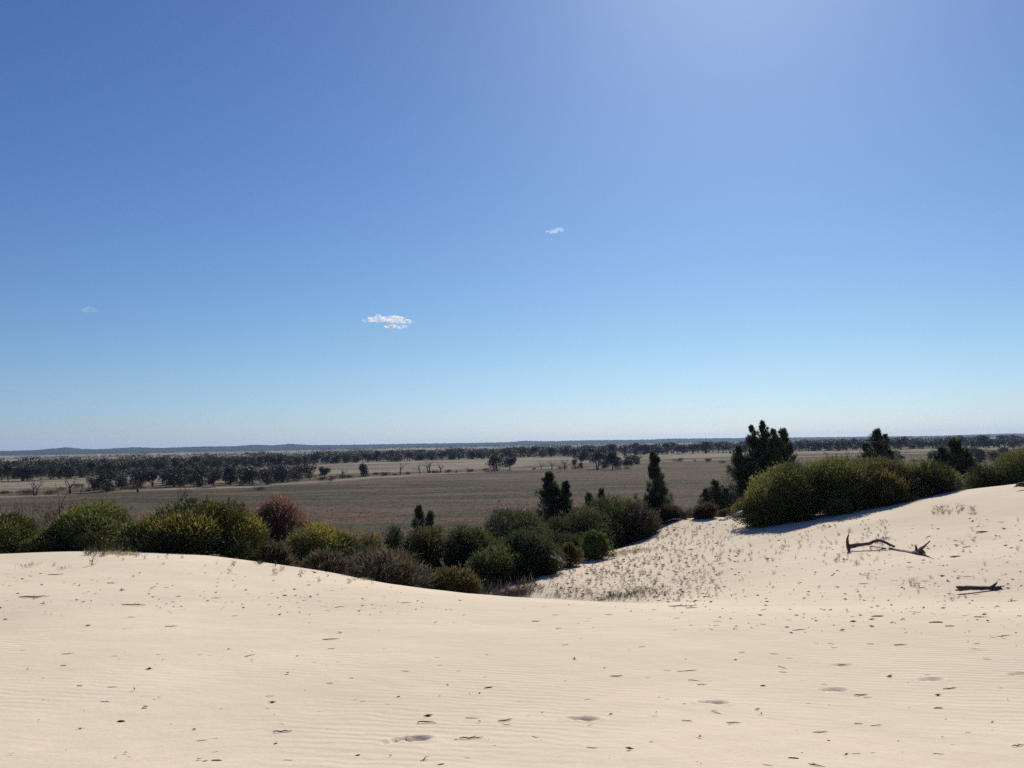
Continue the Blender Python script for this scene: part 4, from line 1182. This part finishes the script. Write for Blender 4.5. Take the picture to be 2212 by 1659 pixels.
for q, x, y in zip(named_sticks, NX, NY):
    u, v, ln, kd, yaw, lb, nm = q
    s = ln / F0 * y
    o = link(nm, STK[kd][int(u) % 6]); o.location = (x, y, zf(x, y) + .001 - (.02 if (kd in (1,3)) else 0) * s); o.rotation_euler = (0, 0, yaw)
    fat = 1.0 if kd in (1, 3) else max(1.0, min(1.8, .02 / max(s * .04, .001) * .4))
    if kd == 1: o.scale = (s, s * .6, s * .5)
    elif kd == 3: o.scale = (s * .9, s * .8, s * .6)
    else: o.scale = (s, s * 1.1 * fat, s * fat)
    tag(o, lb, {'bark_piece': 'bark', 'seed_pod': 'seed pod'}.get(nm, nm), None)

G_T = 'small loose twigs scattered over the pale sand'
pts = np.concatenate([area(80, -10, 1500, 1290, 1655), area(55, 1300, 2220, 1310, 1655), area(55, 0, 950, 1240, 1320), area(70, 1850, 2212, 1090, 1300), area(60, 1400, 2212, 1310, 1365), area(60, 60, 800, 1262, 1312)])
hx, hy, ok = hits(pts[:, 0], pts[:, 1]); hx, hy = hx[ok], hy[ok]
lit_, k = [], 0
for i, (x, y) in enumerate(zip(hx, hy)):
    if y > 40 or y < 4: continue
    if y < np.interp(uof(x, y), [0, 550, 950, 1500], [24, 24, 19, 18]) and y < 4: continue
    if k >= 290: break
    kd = int(rng.choice([0, 1, 2, 3], p=[.62, .14, .17, .07]))
    s = float(rng.uniform(.02, .055) * rng.choice([.7, 1, 1, 1.9]) * (1 + y / 14)) * (1.0 if kd in (0, 2) else .33)
    o = link('twig', STK[kd][int(rng.integers(6))]); o.location = (x, y, zf(x, y)); o.rotation_euler = (0, 0, float(rng.normal(0, .45)))
    o.scale = (s, s * (1.3 if kd in (0, 2) else .7), s * (1.2 if kd in (0, 2) else .6))
    tag(o, 'tiny dark twig lying loose on the pale sand', 'twig', G_T); k += 1
# crumbs of leaf litter, too many to count
pts = np.concatenate([area(100, -10, 2222, 1290, 1655), area(220, 0, 1000, 1235, 1330), area(1000, 1300, 2212, 1120, 1330, lambda u, v: slope(u, v) * .8 + .25 * (v > 1290)),
                      area(120, 1480, 2212, 1295, 1370), area(2000, 1150, 1620, 1130, 1302, lambda u, v: slope(u, v) * (.3 + .7 * (np.abs(u - 1350) < 160)))])
hx, hy, ok = hits(pts[:, 0], pts[:, 1], 52); hx, hy = hx[ok], hy[ok]; hz = zbase(hx, hy)
n_ = len(hx); P = np.stack([hx, hy, hz + .004 + .003 * hy / 10], -1)
dirs = np.stack([rng.choice([-1, 1], n_) * np.ones(n_), rng.normal(0, .5, n_), rng.uniform(0, .25, n_)], -1)
sz = rng.uniform(.006, .026, n_) * rng.choice([.6, 1, 1.5], n_) * (.55 + hy / 17)
V, Fc = leaves(P, dirs, sz * 2.2, sz * .5, rng)
V2, F2 = leaves(P + dirs * (sz * .7)[:, None], dirs + rng.normal(0, .6, (n_, 3)), sz, sz * .5, rng)
C = pick(rng, [(0.10, 0.075, 0.06), (0.16, 0.12, 0.09), (0.07, 0.055, 0.05)], n_)
o = link('leaf_litter', np_mesh('leaf_litter', np.concatenate([V, V2]), np.concatenate([Fc, F2 + len(V)]), M_twigs, np.concatenate([np.repeat(C, 4, 0)] * 2)))
tag(o, 'fine dark leaf litter sprinkled over the sand', 'leaf litter', kind='stuff')

# ------------------------------------------------------------------ clouds
def cloud_mat(dens, name):
    mt = bpy.data.materials.new(name); mt.use_nodes = True
    n = mt.node_tree.nodes; l = mt.node_tree.links
    n.remove(n['Principled BSDF'])
    pv = n.new('ShaderNodeVolumePrincipled')
    pv.inputs['Color'].default_value = (1, 1, 1, 1); pv.inputs['Anisotropy'].default_value = .3
    tc = n.new('ShaderNodeTexCoord'); ns = n.new('ShaderNodeTexNoise'); ns.inputs['Scale'].default_value = .03; ns.inputs['Detail'].default_value = 5
    l.new(tc.outputs['Object'], ns.inputs['Vector'])
    mr = n.new('ShaderNodeMapRange'); mr.inputs[1].default_value = .44; mr.inputs[2].default_value = .72; mr.inputs[3].default_value = 0; mr.inputs[4].default_value = dens
    l.new(ns.outputs[0], mr.inputs[0]); l.new(mr.outputs[0], pv.inputs['Density'])
    l.new(pv.outputs[0], n['Material Output'].inputs['Volume'])
    return mt
def cloud(lobes, dist, label, dens, seed):
    """lobes: (u, v, half width px, half height px)"""
    r = np.random.default_rng(seed)
    c0 = at(lobes[0][0], lobes[0][1], dist)
    import bmesh
    bm = bmesh.new()
    for (u, v, a, b_) in lobes:
        p_ = at(u, v, dist) - c0; s = dist / F0
        res = bmesh.ops.create_icosphere(bm, subdivisions=3, radius=1.0)
        for vv in res['verts']:
            k = 1 + .22 * (float(vnoise(np.array([vv.co.x * 3 + u]), np.array([vv.co.z * 3 + vv.co.y * 2 + v]), 60)[0]) - .5) * 2
            vv.co = Vector((p_[0] + vv.co.x * a * s * k * 1.12, p_[1] + vv.co.y * a * s * .7 * k, p_[2] + vv.co.z * b_ * s * k * 1.35))
    me = bpy.data.meshes.new('cloud'); bm.to_mesh(me); bm.free()
    me.materials.append(cloud_mat(dens, 'cloud_vapour'))
    rm = None
    o = link('cloud', me); o.location = c0
    tag(o, label, 'cloud')
    return o
cloud([(850, 690, 26, 6), (806, 691, 17, 5), (816, 685, 7, 6), (872, 694, 17, 4), (846, 705, 14, 3.5), (868, 706, 12, 3.5), (835, 692, 16, 4), (884, 696, 9, 2.5), (790, 692, 8, 3)], 6000, 'brightest and largest small white puffy cloud, low in the sky left of centre', .09, 1)
cloud([(1203, 497, 13, 4), (1192, 500, 13, 3)], 6000, 'tiny wispy white cloud higher in the sky right of centre', .03, 2)
cloud([(188, 668, 16, 5), (202, 671, 13, 3)], 6000, 'barely visible faint cloud wisp far left in the sky', .008, 3)

# ------------------------------------------------------------------ air
hz_ = bpy.data.materials.new('air_haze'); hz_.use_nodes = True
n = hz_.node_tree.nodes; n.remove(n['Principled BSDF'])
pv = n.new('ShaderNodeVolumePrincipled'); pv.inputs['Color'].default_value = (.48, .68, 1.0, 1); pv.inputs['Density'].default_value = 4.5e-5
pv.inputs['Anisotropy'].default_value = 0.2
hz_.node_tree.links.new(pv.outputs[0], n['Material Output'].inputs['Volume'])
x0, x1, y0, y1, z0, z1 = -16500, 16500, -16500, 16500, -16.5, 110
V = np.array([(x, y, z) for x in (x0, x1) for y in (y0, y1) for z in (z0, z1)], float)
Fh = np.array([(0, 1, 3, 2), (4, 6, 7, 5), (0, 4, 5, 1), (2, 3, 7, 6), (0, 2, 6, 4), (1, 5, 7, 3)])
o = link('haze', np_mesh('haze', V, Fh, hz_)); tag(o, 'thin blue haze over the far plain', 'haze', kind='stuff')
